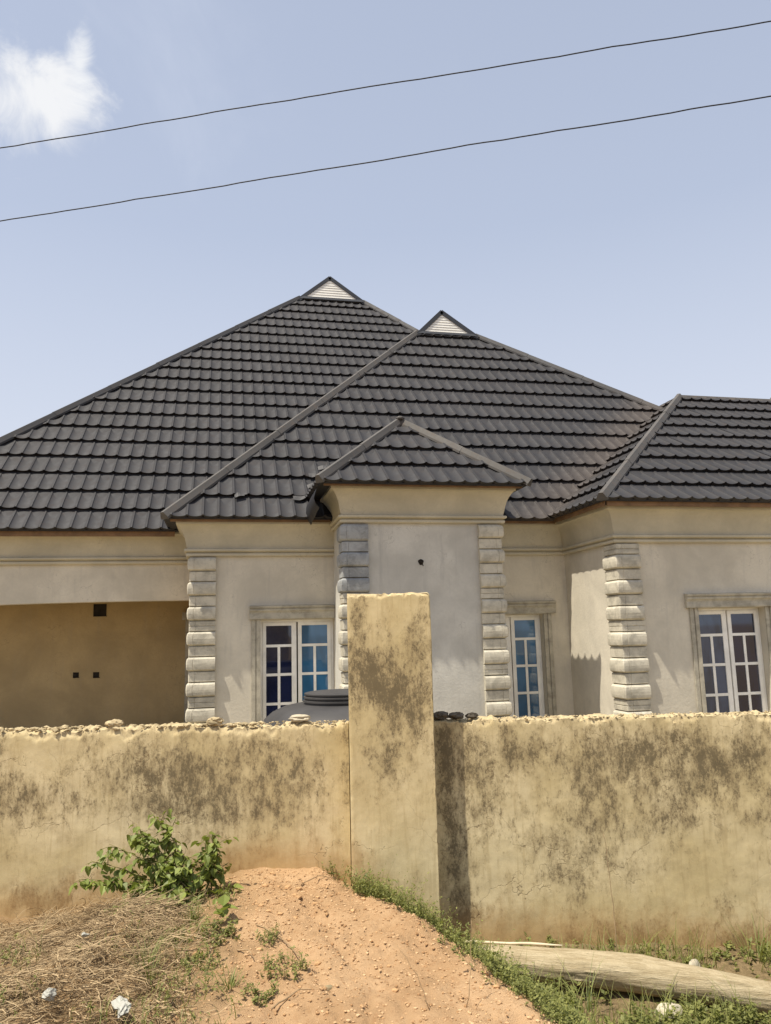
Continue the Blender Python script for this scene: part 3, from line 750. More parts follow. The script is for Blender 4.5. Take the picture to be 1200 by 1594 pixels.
R2 = Roof(-.79, 12.9, 11.69, 1.77, 17.15, 4.60, 6.08, .975, (5.20, 17.15, 7.66), 28, 'middle roof with the lower white louvred gable')
R3 = Roof(1.37, 4.46, 10.61, 2.13, 12.15, 2.905, 2.915, .845, False, 20.0, 'small hipped roof over the portico')
R4 = Roof(5.30, 15.85, 9.92, 1.80, 14.10, 9.47, 11.68, .703, False, 22., 'hipped roof of the right wing')
lay(R1, 'front', [R1.A, R1.B, R1.C, R1.D], [R2, R4], .03)
lay(R2, 'front', [R2.A, R2.B, R2.C, R2.D], [R3, R4], .07, 1.045)
lay(R2, 'left', [R2.A, R2.D, R2.D+Vector((0, 2, 0)), Vector((R2.xl, 17, R2.z0))], [R1])
lay(R3, 'front', [R3.A, R3.B, R3.C, R3.D], [], .05)
lay(R3, 'left', [R3.A, R3.D, R3.D+Vector((0, 1.6, 0)), Vector((R3.xl, 12.6, R3.z0))], [R2])
lay(R3, 'right', [R3.B, R3.C, R3.C+Vector((0, 1.6, 0)), Vector((R3.xr, 12.6, R3.z0))], [R2])
lay(R4, 'front', [R4.A, R4.B, R4.C, R4.D], [], .02)
lay(R4, 'left', [R4.A, R4.D, R4.D+Vector((0, 1, 0)), Vector((R4.xl, 14.5, R4.z0))], [R2], .1)
TILES.sort(key=lambda t: t[0])
rest = MB()
for k, (d, ro, Mt, data) in enumerate(TILES):
    if k < 298:
        if data is None: me = tile_me
        else:
            me = bpy.data.meshes.new('roof_tile'); me.from_pydata(data[0], [], data[1]); me.materials.append(M['tile']); me.update()
            me.polygons.foreach_set('use_smooth', [True]*len(me.polygons)); me.set_sharp_from_angle(angle=R(50))
        o = bpy.data.objects.new('roof_tile', me); link(o, ro); o.matrix_basis = Mt
    else:
        vs, fs = (TV, TF) if data is None else data
        rest.add([Mt @ Vector(v) for v in vs], fs)
o = rest.build('roof_tile', M['tile'], H); smooth_angle(o, 50); tag(o, 'far rows of roof tiles', kind='stuff')
print('tiles', len(TILES))

def cap(p0, p1, roof, wd=.15, h=.062, seg=1.55, matn=None, name='ridge_cap', lift=.045):
    p0, p1 = Vector(p0), Vector(p1); L = (p1-p0).length; t = (p1-p0).normalized(); s = t.cross(Vector((0, 0, 1))).normalized(); n = s.cross(t)
    k = max(1, round(L/seg))
    for i in range(k):
        a = p0+t*(L*i/k); b_ = p0+t*(L*(i+1)/k+.03); w = MB(); j = (random.random()-.5)*.006
        for q, ex in ((a, .0), (b_, -.006)):
            q = q+n*(lift+j)
            for (x, z) in [(-wd/2-ex, -.055), (-wd/2-ex, -.02), (-.030, h+ex), (.030, h+ex), (wd/2+ex, -.02), (wd/2+ex, -.055)]:
                w.v.append(tuple(q+s*x+n*z))
        for m_ in range(6): w.f.append((m_, (m_+1) % 6, 6+(m_+1) % 6, 6+m_))
        w.f.append((5, 4, 3, 2, 1, 0)); w.f.append((6, 7, 8, 9, 10, 11))
        w.build(name, matn or M['cap'], roof.o)
cap(R2.A+Vector((-.02, -.04, -.03)), R2.D, R2); cap(R2.B, R2.C, R2, matn=M['capdark'])
cap(R1.A+Vector((-.02, -.04, -.03)), R1.D, R1, matn=M['capdark']); cap(R1.B, R1.C, R1, matn=M['capdark'])
cap(R3.A+Vector((-.02, -.03, -.02)), R3.D, R3, .13); cap(R3.B+Vector((.02, -.03, -.02)), R3.C, R3, .13)
cap(R3.D+Vector((0, -.05, .01)), R3.D+Vector((0, 1.5, .01)), R3, .13)
cap(R4.A+Vector((-.02, -.03, -.02)), R4.D, R4, .16); cap(R4.B, R4.C, R4, .16); cap(R4.D, R4.C, R4, .14, .05, lift=.02)
lump(R3.D+Vector((0, -.06, .085)), .062, M['cap'], 'ridge_end', H, 3, (1.2, 1., .6), 2, .1)
# gables with louvres
for roof in (R1, R2):
    D, C, A = roof.D, roof.C, roof.apex
    w = MB(); hgt = A.z-D.z; yy = D.y-.09; zb = D.z+.10*hgt; nS = 7; zt = A.z-.13*hgt
    for i in range(nS):
        z0 = zb+(zt-zb)*i/nS; z1 = zb+(zt-zb)*(i+1)/nS
        def xs(z): t = (z-D.z)/hgt; return D.x+(A.x-D.x)*t+.05, C.x+(A.x-C.x)*t-.05
        a0, b0 = xs(z0); a1, b1 = xs(z1)
        if b1-a1 < .02: a1 = b1 = (a1+b1)/2
        # slanted blade with a shadow gap under it
        w.add([(a0, yy-.010, z0+.002), (b0, yy-.010, z0+.002), (b1, yy, z1), (a1, yy, z1), (a0, yy+.01, z0+.006), (b0, yy+.01, z0+.006)], [(0, 1, 2, 3), (4, 5, 1, 0)])
    w.build('gable_louvre', M['louvre'], roof.o)
    w = MB(); w.add([(D.x, yy+.03, D.z-.02), (C.x, yy+.03, D.z-.02), (A.x, yy+.03, A.z)], [(0, 1, 2)])
    w.add([(D.x-.02, yy-.04, D.z-.01), (C.x+.02, yy-.04, D.z-.01), (C.x-.10, yy-.02, D.z+.09*hgt), (D.x+.10, yy-.02, D.z+.09*hgt)], [(0, 1, 2, 3)])
    w.build('gable_board', M['barge'], roof.o)
    for q in (D, C):
        w = MB(); e_ = (q-A).normalized(); nrm = Vector((0, -1, 0)); pr = nrm.cross(e_).normalized()
        if pr.z < 0: pr = -pr
        a = A+Vector((0, -.11, .03)); b_ = q+Vector((0, -.11, .0))+e_*.06
        vs = []
        for pnt in (a, b_):
            for (dn, du) in ((0, -.075), (0, .03), (.30, .03), (.30, -.03)): vs.append(pnt-nrm*dn+pr*du)
        w.add(vs, [(0, 1, 5, 4), (1, 2, 6, 5), (2, 3, 7, 6), (3, 0, 4, 7), (0, 3, 2, 1), (4, 5, 6, 7)])
        w.build('barge_board', M['barge'], roof.o)
    cap(A+Vector((0, -.06, -.03)), A+Vector((0, 5, -.03)), roof, .14, .03, 2.5, M['barge'])
# brown fascia strips under the tile ends
def strip(a, b_, z0, z1, t=.02):
    w = MB(); a, b_ = Vector(a), Vector(b_); d = (b_-a).normalized(); s = Vector((-d.y, d.x))*t
    vs = [(a.x, a.y, z0), (b_.x, b_.y, z0), (b_.x+s.x, b_.y+s.y, z0), (a.x+s.x, a.y+s.y, z0)]; vs += [(x, y, z1) for x, y, z in vs]
    w.add(vs, [(0, 3, 2, 1), (4, 5, 6, 7), (0, 1, 5, 4), (1, 2, 6, 5), (2, 3, 7, 6), (3, 0, 4, 7)]); w.build('fascia', M['fascia'], H)
strip((-5.7, 12.90), (-.735, 12.90), 1.635, 1.735); 
strip((-.74, 11.75), (1.66, 11.75), 1.715, 1.76); strip((4.25, 11.75), (5.40, 11.75), 1.71, 1.76)
strip((5.36, 11.9), (5.36, 9.99), 1.715, 1.79); strip((5.40, 9.98), (15.7, 9.98), 1.715, 1.79)
strip((1.42, 10.67), (4.41, 10.67), 2.085, 2.125)
# torn black flashing hanging in the gap left of the portico
w = MB(); n = 10
for i in range(n+1):
    t = i/n; x = 1.30+.02*math.sin(9*t); y = 10.66+1.05*t
    zc = 2.10-.20*math.sin(math.pi*t*.5)
    for k in range(6):
        a = k/5; w.v.append((1.36-.16*math.sin(a*2.2)+.12*a+.015*noise.noise(Vector((t*6, a*4, 0))), y, 2.10-.34*a-.10*t*a+.012*noise.noise(Vector((t*7, a*5, 3)))))
for i in range(n):
    for k in range(5): w.f.append((i*6+k, i*6+k+1, i*6+7+k, i*6+6+k))
w.build('valley_flashing', simple('black_flashing', (.015, .015, .018), .5, .4), H, smooth=True)

fl = simple('grey_flashing', (.055, .052, .05), .6, .4)
for (x, y, z, L_, ang, til) in [(1.72, 12.63, 2.77, .26, -.15, .05), (1.56, 12.46, 2.60, .30, .1, -.06), (1.42, 12.24, 2.38, .28, -.2, .1), (1.26, 11.99, 2.14, .30, .05, .12), (.28, 12.02, 2.17, .16, .3, .05)]:
    w = MB(); a = math.cos(ang); b_ = math.sin(ang); n_ = 6
    for i in range(n_+1):
        t = i/n_-.5; zz = z+t*L_*til+.012*math.sin(7*t+x*9)
        w.v += [(x+a*L_*t, y+b_*L_*t-.03, zz-.02+.02*math.sin(5*t)), (x+a*L_*t, y+b_*L_*t+.06, zz+.045)]
    for i in range(n_): w.f.append((2*i, 2*i+2, 2*i+3, 2*i+1))
    w.build('flashing_strip', fl, H)

# ------------------------------------------------------------------ water tank
TK = empty('water_tank', (1.14, 7.5, -2.15), 'black plastic water storage tank with ribbed lid standing behind the boundary wall', 'water tank')
def lathe(c, prof, n=64, rib=None):
    w = MB()
    for r_, z in prof:
        for k in range(n):
            a = 2*math.pi*k/n; rr = r_*(1+(rib(a, r_, z) if rib else 0)); w.v.append((c[0]+rr*math.cos(a), c[1]+rr*math.sin(a), c[2]+z))
    for i in range(len(prof)-1):
        for k in range(n): w.f.append((i*n+k, i*n+(k+1) % n, (i+1)*n+(k+1) % n, (i+1)*n+k))
    w.f.append(tuple((len(prof)-1)*n+k for k in range(n)))
    return w
tc_ = (1.16, 7.5, 0)
body = [(.80, -2.15), (.80, -1.05), (.79, -.93), (.765, -.84), (.72, -.765), (.65, -.705), (.57, -.672), (.48, -.655), (.40, -.65), (.10, -.648)]
o = lathe(tc_, body, 96, lambda a, r_, z: .035*(max(0, math.cos(a*8))**6)*(1 if .5 < r_ < .79 else .3)).build('tank_body', M['tank'], TK, smooth=True)
lid = [(.37, -.66), (.37, -.635), (.385, -.63), (.385, -.615), (.365, -.61), (.365, -.600), (.38, -.595), (.38, -.582), (.36, -.577), (.36, -.568), (.372, -.563), (.372, -.552), (.34, -.545), (.05, -.54)]
o = lathe(tc_, lid, 64).build('tank_lid', M['tank'], TK); smooth_angle(o, 30)

# ------------------------------------------------------------------ power lines
def pline(pts, lab):
    w = MB(); a, b_ = Vector(pts[0]), Vector(pts[-1]); mid = Vector(pts[1]); d = (b_-a)
    P = []; n = 240; xs0, xs1 = a.x-14, b_.x+16
    A3 = [Vector(p) for p in pts]
    for i in range(n+1):
        x = xs0+(xs1-xs0)*i/n
        # quadratic through the three sighted points
        l0 = (x-A3[1].x)*(x-A3[2].x)/((A3[0].x-A3[1].x)*(A3[0].x-A3[2].x)); l1 = (x-A3[0].x)*(x-A3[2].x)/((A3[1].x-A3[0].x)*(A3[1].x-A3[2].x)); l2 = 1-l0-l1
        y = A3[0].y+(A3[2].y-A3[0].y)*(x-A3[0].x)/(A3[2].x-A3[0].x)
        z = A3[0].z*l0+A3[1].z*l1+A3[2].z*l2
        z += .012*noise.noise(Vector((x*1.9, pts[0][2], 0)))+.005*noise.noise(Vector((x*6, 1, pts[0][2])))
        P.append((x, y, z))
    w.tube(P, .0062, 6); tag(w.build('power_line', M['wire'], smooth=True), lab, 'power line', 'power lines crossing the sky')
pline([(-2.464, 8.636, 5.50), (1.60, 6.879, 5.50), (4.943, 5.441, 5.50)], 'upper of the two black cables across the sky, passing just under the cloud')
pline([(-2.464, 8.786, 4.689), (1.60, 6.983, 4.687), (4.82, 5.406, 4.689)], 'lower of the two black cables across the sky, nearer the roof peaks')
#VEG
# ------------------------------------------------------------------ fallen log, stick, stones, litter
def gpt(x, y, dz=0.): return Vector((x, y, ground_h(x, y)+dz))
m, nt, b = mat('weathered_wood', .9, .15); tcn = N(nt, 'ShaderNodeTexCoord'); mr = N(nt, 'ShaderNodeMapping'); mr.inputs['Rotation'].default_value = (0, 0, R(28.3)); nt.links.new(tcn.outputs['Object'], mr.inputs[0])
mp = N(nt, 'ShaderNodeMapping'); mp.inputs['Scale'].default_value = (1.0, 11, 11); nt.links.new(mr.outputs[0], mp.inputs[0])
wa = nz(nt, mp.outputs[0], 5, 7, .7, .4); wb = nz(nt, mp.outputs[0], 18, 5, .7); wc = nz(nt, pos(nt), 2.5, 5, .6)
c = mixc(nt, rng(nt, wa, .3, .7), (.30, .235, .135), (.48, .40, .26)); c = mixc(nt, mth(nt, 'MULTIPLY', rng(nt, wb, .55, .72), .6), c, (.13, .095, .055))
c = mixc(nt, mth(nt, 'MULTIPLY', rng(nt, wc, .5, .75), .5), c, (.30, .23, .13)); nt.links.new(c, b.inputs['Base Color'])
bump(nt, b, mth(nt, 'ADD', wa, wb), .7, .012); M['wood'] = m
w = MB(); n = 56; nsd = 110
LG = [(1.50, 5.08, -2.045, .072), (1.82, 4.93, -2.055, .094), (2.15, 4.77, -2.058, .108), (2.5, 4.59, -2.070, .112), (2.85, 4.40, -2.100, .102), (3.15, 4.24, -2.135, .090), (3.6, 4.0, -2.18, .085), (4.3, 3.6, -2.2, .08)]
def lerpL(t):
    k = min(int(t*(len(LG)-1)), len(LG)-2); f = t*(len(LG)-1)-k; f = f*f*(3-2*f)*.5+f*.5
    return [LG[k][i]*(1-f)+LG[k+1][i]*f for i in range(4)]
ax = (Vector(LG[-1][:3])-Vector(LG[0][:3])).normalized(); sd = ax.cross(Vector((0, 0, 1))).normalized(); uu = sd.cross(ax)
for i in range(nsd+1):
    x, y, z, r_ = lerpL(i/nsd)
    for k in range(n):
        a = 2*math.pi*k/n; rr = .98*r_*(1+.07*fbm((math.cos(a)*1.2, math.sin(a)*1.2, i*.05))+.06*fbm((math.cos(a)*5, math.sin(a)*5, i*.05))+.03*fbm((math.cos(a)*14, math.sin(a)*14, i*.15)))
        p = Vector((x, y, z))+sd*(math.cos(a)*rr)+uu*(math.sin(a)*rr*.92); w.v.append(tuple(p))
for i in range(nsd):
    for k in range(n): w.f.append((i*n+k, i*n+(k+1) % n, (i+1)*n+(k+1) % n, (i+1)*n+k))
w.f.append(tuple(range(n))[::-1]); w.f.append(tuple(nsd*n+k for k in range(n)))
lg = w.build('log', M['wood']); smooth_angle(lg, 60); tag(lg, 'thick weathered tree log lying in the grass along the foot of the wall', 'log')
w = MB(); P_ = []
for i in range(12):
    x, y, z, r_ = lerpL(.012+.0215*i); P_.append(Vector((x+.03, y+.05, z+r_*.93+.002*math.sin(i))))
w.tube(P_, [.008]*8+[.009, .008, .006, .004], 6); tag(w.build('stick', simple('peeled_stick', (.62, .53, .36), .8, .2, .1, 9), smooth=True), 'thin pale peeled stick lying along the back edge of the log', 'stick')
M['paper'] = simple('white_plastic', (.36, .35, .30), .55, .4, .06, 12)
def scrap(x, y, r_, seed, lab, cat='plastic scrap', dz=.02, squash=.6):
    bm = bmesh.new(); bmesh.ops.create_icosphere(bm, subdivisions=3, radius=1)
    for v in bm.verts:
        d = v.co.normalized(); k = .9+.16*noise.cell(d*1.7+Vector((seed, 0, 0)))+.5*noise.noise(d*1.4+Vector((seed, 3, 0)))+.3*noise.noise(d*4+Vector((seed, 3, 7)))
        v.co = Vector((d.x*1.15, d.y*.7, d.z*squash))*k*r_
    me = bpy.data.meshes.new('scrap'); bm.to_mesh(me); bm.free(); me.materials.append(M['paper'])
    o = bpy.data.objects.new('plastic_scrap', me); link(o); o.location = gpt(x, y, dz); o.rotation_euler = (.4, .3, seed); return tag(o, lab, cat)
scrap(-.76, 4.14, .038, 1.3, 'crumpled white plastic scrap lying on the dry straw near the bottom left corner', dz=.10)
scrap(-.42, 3.93, .05, 5.1, 'dull greenish white plastic scrap at the lower edge of the straw heap', dz=.07, squash=.35)
scrap(-.70, 4.70, .026, 8.4, 'tiny pale plastic scrap half buried in the middle of the straw heap', dz=.13, squash=.4)
o = lump(gpt(2.50, 4.32, .04), .065, M['whitestone'], 'stone', None, 31, (1.25, .8, .75), 3, .25); tag(o, 'white block of stone in the grass in front of the log', 'stone')
o = lump((2.93, 4.72, -2.13), .050, M['whitestone'], 'stone', None, 35, (.9, .6, 1.0), 3, .3); tag(o, 'pale pointed stone leaning on the wall foot behind the log', 'stone')
o = lump(gpt(.52, 3.98, .008), .022, M['rubble'], 'stone', None, 41, (1.2, .8, .7), 3, .3); tag(o, 'small pale stone on the bare orange mound', 'stone')

# gravel and clods over the bare earth
def pebbles(cnt, region, rmin, rmax, name, mt, label):
    w = MB(); k = 0
    ico = bmesh.new(); bmesh.ops.create_icosphere(ico, subdivisions=1, radius=1); iv = [v.co.copy() for v in ico.verts]; fc = [[v.index for v in f.verts] for f in ico.faces]; ico.free()
    while k < cnt:
        x, y = region()
        if x is None: continue
        r_ = rmin+(rmax-rmin)*random.random()**3.5; s = (random.uniform(.7, 1.3), random.uniform(.7, 1.2), random.uniform(.5, .8)); z = ground_h(x, y)
        js = [random.uniform(.8, 1.2) for _ in iv]
        w.add([(x+v.x*r_*s[0]*j, y+v.y*r_*s[1]*j, z+r_*.15+v.z*r_*s[2]*j) for v, j in zip(iv, js)], fc); k += 1
    tag(w.build(name, mt), label, 'gravel', kind='stuff')
def bare():
    y = random.uniform(2.9, 5.9); x = random.uniform(-.35, edge_x(y)+.1)
    if WC-(x*WN.x+y*WN.y) < .03: return None, None
    if x < .05 and random.random() < .5: return None, None
    return x, y
clod = simple('earth_clod', (.44, .27, .135), .95, .1, .25, 8, .5, 60)
pebbles(300, bare, .006, .022, 'clods', clod, 'larger clods of earth scattered over the mound')
m, nt, b = mat('gravel', .95, .1); oi = N(nt, 'ShaderNodeNewGeometry')
c = mixc(nt, oi.outputs['Random Per Island'], (.30, .17, .08), (.54, .37, .21)); nt.links.new(c, b.inputs['Base Color'])
pebbles(11000, bare, .0018, .010, 'gravel', m, 'loose orange grit and clods on the bare mound')

# ------------------------------------------------------------------ plants
def leafmat(name, a, bb, rough=.5, trans=.25):
    m = bpy.data.materials.new(name); m.use_nodes = True; nt = m.node_tree; b = nt.nodes['Principled BSDF']; b.inputs['Roughness'].default_value = rough
    b.inputs['Specular IOR Level'].default_value = .35
    g = N(nt, 'ShaderNodeNewGeometry'); oi = N(nt, 'ShaderNodeObjectInfo'); f = mth(nt, 'FRACT', mth(nt, 'ADD', g.outputs['Random Per Island'], oi.outputs['Random']))
    c = mixc(nt, f, a, bb); nt.links.new(c, b.inputs['Base Color'])
    tr = N(nt, 'ShaderNodeBsdfTranslucent'); nt.links.new(mixc(nt, .5, c, (.30, .38, .03), 'MIX'), tr.inputs[0]); mx = N(nt, 'ShaderNodeMixShader'); mx.inputs[0].default_value = trans
    nt.links.new(b.outputs[0], mx.inputs[1]); nt.links.new(tr.outputs[0], mx.inputs[2]); nt.links.new(mx.outputs[0], nt.nodes['Material Output'].inputs[0]); return m
M['leaf'] = leafmat('shrub_leaf', (.13, .165, .035), (.27, .31, .075), .5, .3)
M['stem'] = simple('green_brown_stem', (.20, .17, .07), .8, .2, .2, 20)
M['weed'] = leafmat('weed_leaf', (.10, .115, .03), (.27, .27, .08), .6, .3)
M['grass'] = leafmat('grass_blade', (.10, .125, .03), (.26, .27, .09), .6, .25)
M['straw'] = leafmat('dry_straw', (.15, .095, .045), (.46, .34, .19), .8, .08)
def leaf_mesh(seed, L):
    rnd = random.Random(seed); W_ = L*.36; c = rnd.uniform(-.2, .25)
    rows = [(0, 0), (.18, .8), (.42, 1.0), (.70, .62), (1.0, 0)]; v = []; f = []
    for t, wd in rows:
        z = -c*L*t*t; y = L*t; x = W_*wd
        if wd == 0: v.append((0, y, z))
        else: v += [(-x, y, z+x*.45), (0, y, z), (x, y, z+x*.45)]
    f = [(0, 2, 1), (0, 3, 2), (1, 2, 5, 4), (2, 3, 6, 5), (4, 5, 8, 7), (5, 6, 9, 8), (7, 8, 10), (8, 9, 10)]
    me = bpy.data.meshes.new('leaf'); me.from_pydata(v, [], f); me.materials.append(M['leaf']); me.update(); return me
LEAVES = [leaf_mesh(s, L) for s, L in ((1, .06), (2, .068), (3, .05), (4, .078), (5, .042))]
SH = empty('shrub', (-.15, 5.55, ground_h(-.15, 5.55)), 'leafy green shrub sprawling at the wall foot between straw heap and mound', 'shrub')
base = Vector((-.12, 5.55, ground_h(-.12, 5.55)))
targets = [(-.46, 5.76, -1.17), (-.56, 5.78, -1.24), (-.50, 5.74, -1.30), (-.02, 5.62, -1.30), (.0, 5.60, -1.42), (-.60, 5.80, -1.31), (-.84, 5.80, -1.47), (-.72, 5.75, -1.36), (-.28, 5.70, -1.44), (-.03, 5.66, -1.38), (.02, 5.60, -1.55), (-.80, 5.70, -1.60), (-.40, 5.7, -1.48),
 (-.62, 5.6, -1.62), (-.45, 5.5, -1.66), (-.25, 5.45, -1.66), (-.05, 5.42, -1.74), (.08, 5.52, -1.72), (-.35, 5.78, -1.35), (-.52, 5.68, -1.45), (-.70, 5.55, -1.70), (.03, 5.44, -1.80), (-.18, 5.6, -1.55), (-.90, 5.72, -1.56)]
stems = MB(); leaf_jobs = []
for ti, tg in enumerate(targets):
    tg = Vector(tg); b0 = base+Vector((random.uniform(-.08, .1), random.uniform(-.06, .06), -.02)); mid = b0.lerp(tg, .5)+Vector((random.uniform(-.05, .05), random.uniform(-.05, .03), .06+.05*random.random()))
    P_ = [(b0*(1-t)**2+mid*2*t*(1-t)+tg*t*t) for t in [i/12 for i in range(13)]]
    stems.tube(P_, [.007*(1-.75*i/12) for i in range(13)], 5)
    L = (tg-b0).length; cnt = int(L/.017)
    for k in range(cnt):
        t = .22+.78*k/cnt; i = min(int(t*12), 11); p = P_[i].lerp(P_[i+1], t*12-i)
        leaf_jobs.append((p, (P_[i+1]-P_[i]).normalized()))
    # short side twigs
    for q in range(6):
        t = random.uniform(.25, .98); i = min(int(t*12), 11); p = P_[i]; d = Vector((random.uniform(-1, 1), random.uniform(-.8, .3), random.uniform(-.1, .9))).normalized()*random.uniform(.06, .14)
        stems.tube([p, p+d*.5+Vector((0, 0, .01)), p+d], [.003, .0025, .0015], 4)
        for s_ in (.3, .5, .7, .85, 1.): leaf_jobs.append((p+d*s_, d.normalized()))
stems.build('stem', M['stem'], SH, smooth=True)
random.shuffle(leaf_jobs); extra = MB(); print('shrub leaves', len(leaf_jobs))
for k, (p, d) in enumerate(leaf_jobs):
    me = LEAVES[k % 5]; az = random.uniform(0, 2*math.pi); droop = random.uniform(-1.25, -.25)
    ld = Vector((math.cos(az)*math.cos(droop), math.sin(az)*math.cos(droop), math.sin(droop))); sx_ = ld.cross(Vector((0, 0, 1))).normalized(); up_ = sx_.cross(ld)
    Mt = Matrix((sx_, ld, up_)).transposed().to_4x4() @ Matrix.Rotation(random.uniform(-.5, .5), 4, 'Y') @ Matrix.Scale(random.uniform(.7, 1.1), 4); Mt.translation = p+ld*.012
    if WC-(p.x*WN.x+p.y*WN.y) < .03: Mt.translation = p-WN*.04
    if k < 295:
        o = bpy.data.objects.new('leaf', me); link(o, SH); o.matrix_basis = Matrix.Translation(-Vector(SH['base'])) @ Mt
    else: extra.add([Mt @ v.co for v in me.vertices], [tuple(q.vertices) for q in me.polygons])
if extra.v: tag(extra.build('leaf', M['leaf'], SH), 'remaining small leaves of the shrub', kind='stuff')

def blade(w, root, L, az, lean, wd, curl=.6, seg=5):
    d = Vector((math.cos(az), math.sin(az), 0)); s = Vector((-d.y, d.x, 0)); b0 = len(w.v)
    for i in range(seg+1):
        t = i/seg; a = lean+curl*t; 
        p = root+d*(L*t*math.sin(lean+curl*t*.5))+Vector((0, 0, L*t*math.cos(lean+curl*t*.5))); ww = wd*(1-t**1.6)*.5+.0003
        w.v += [tuple(p-s*ww), tuple(p+s*ww+Vector((0, 0, .0)))]
    for i in range(seg): w.f.append((b0+2*i, b0+2*i+1, b0+2*i+3, b0+2*i+2))
def weed(w, root, h, nl, ls, lean_az=None):
    az = random.uniform(0, 6.28) if lean_az is None else lean_az; ln = random.uniform(.1, .9); d = Vector((math.cos(az)*math.sin(ln), math.sin(az)*math.sin(ln), math.cos(ln)))
    top = root+d*h; k_ = .0012+.0008*random.random()
    w.add([root-Vector((k_, 0, 0)), root+Vector((k_, 0, 0)), top], [(0, 1, 2)]); w.add([root-Vector((0, k_, 0)), root+Vector((0, k_, 0)), top], [(0, 1, 2)])
    for i in range(nl):
        t = .15+.85*random.random(); p = root+d*h*t; a = random.uniform(0, 6.28); e_ = random.uniform(-.5, .9); l = ls*random.uniform(.6, 1.3)
        u = Vector((math.cos(a)*math.cos(e_), math.sin(a)*math.cos(e_), math.sin(e_))); s = Vector((-math.sin(a), math.cos(a), random.uniform(-.4, .4)))*l*.28
        w.add([p, p+u*l*.5+s, p+u*l, p+u*l*.5-s], [(0, 1, 2), (0, 2, 3)])
# the bank of weeds that follows the edge of the mound and the pillar foot
w = MB(); g2 = MB()
def dens(x, y): return .5+.9*fbm((x*2.6, y*2.6, 20))
k = 0
while k < 2600:
    y = 3.0+2.95*random.random()**.8; s = random.gauss(.20, .13); x = edge_x(y)+s
    d = WC-(x*WN.x+y*WN.y)
    if d < .02 or (.86 < x < 1.52 and d < .17) or s < -.10 or random.random() > dens(x, y)+.25: continue
    tall = random.random() < .08
    weed(w, gpt(x, y), random.uniform(.05, .15)*(1.7 if tall else 1)*(1.25 if y > 4.6 else .85), random.randint(9, 18), random.uniform(.010, .022)); k += 1
tag(w.build('weeds', M['weed']), 'bank of low green weeds along the edge of the mound and pillar foot', 'weeds', kind='stuff')
# low greenery in the hollow round the log
w = MB(); k = 0
while k < 3200:
    y = random.uniform(3.2, 5.5); x = random.uniform(edge_x(y)+.15, 4.4)
    d = WC-(x*WN.x+y*WN.y)
    if d < .02 or random.random() > dens(x, y)*1.2-.12: continue
    q = gpt(x, y); yl = 5.82-.475*x
    if -.20 < y-yl < .12 and x > 1.6: continue
    back = y > yl
    if back and (random.random() < .82): continue
    weed(w, q, random.uniform(.04, .15)*(.6 if back else 1), random.randint(9, 18), random.uniform(.016, .036)); k += 1
for k in range(4200):
    y = random.uniform(3.2, 5.2); x = random.uniform(edge_x(y)+.12, 4.4)
    if WC-(x*WN.x+y*WN.y) < .03: continue
    if -.24 < y-(5.82-.475*x) < .13 and x > 1.6: continue
    if fbm((x*1.7, y*1.7, 33)) < -.1: continue
    blade(w, gpt(x, y), random.uniform(.08, .26), random.uniform(0, 6.28), random.uniform(0, .5), random.uniform(.003, .006), random.uniform(.3, 1.2))
tag(w.build('undergrowth', M['weed']), 'green undergrowth and grass filling the hollow before the log', 'undergrowth', kind='stuff')
def clump(x, y, n, L, wd, lab, mt='grass', spread=.04, curl=(.3, 1.3), cat='grass clump', name='grass_clump', group=None):
    w = MB(); q = gpt(x, y, -.005)
    for k in range(n):
        a = random.uniform(0, 6.28); r_ = spread*math.sqrt(random.random())
        blade(w, q+Vector((r_*math.cos(a), r_*math.sin(a), 0)), L*random.uniform(.45, 1.), a+random.uniform(-.5, .5), random.uniform(.0, .55), wd*random.uniform(.7, 1.2), random.uniform(*curl), 6)
    w.v = [(v[0]-q.x, v[1]-q.y, v[2]-q.z) for v in w.v]
    o = w.build(name, M[mt]); o.location = q; return tag(o, lab, cat, group)
def wclump(x, y, n, h, ls, lab, spread=.07, mt='weed'):
    w = MB(); q = gpt(x, y, -.003)
    for k in range(n):
        a = random.uniform(0, 6.28); r_ = spread*math.sqrt(random.random()); weed(w, gpt(x+r_*math.cos(a), y+r_*math.sin(a)), h*random.uniform(.4, 1), random.randint(8, 16), ls)
    w.v = [(v[0]-q.x, v[1]-q.y, v[2]-q.z) for v in w.v]
    o = w.build('weed_clump', M[mt]); o.location = q; return tag(o, lab, 'weed')
w = MB(); k = 0
while k < 420:
    x = random.uniform(-1.3, .1); y = random.uniform(3.6, 5.6); f = fbm((x*2.4, y*2.4, 71))
    if f < .05+.25*sst(-.3, -.9, x) or WC-(x*WN.x+y*WN.y) < .05: continue
    if random.random() < .6: blade(w, gpt(x, y, .02), random.uniform(.05, .16), random.uniform(0, 6.28), random.uniform(0, .7), .004, random.uniform(.3, 1.2))
    else: weed(w, gpt(x, y, .03), random.uniform(.04, .10), random.randint(6, 12), random.uniform(.010, .020))
    k += 1
tag(w.build('sparse_weeds', M['weed']), 'thin green weeds growing up through the straw', 'weeds', kind='stuff')
clump(-.36, 4.50, 55, .24, .0045, 'light green grass tuft standing between the straw heap and the bare mound')
clump(-.33, 4.35, 25, .16, .0045, 'short grass tuft just below the light green tuft beside the straw')
clump(.06, 4.12, 34, .12, .004, 'small spiky green grass tuft low in the picture on the bare slope')
clump(-.16, 5.15, 40, .15, .006, 'dark green tuft of narrow leaves right under the shrub')
clump(2.06, 4.45, 14, .46, .006, 'arching tall grass blades rising in front of the middle of the log', curl=(.6, 1.9), spread=.05)
clump(1.80, 4.62, 16, .36, .007, 'broad bladed grass leaning against the left end of the log', curl=(.4, 1.5), spread=.05)
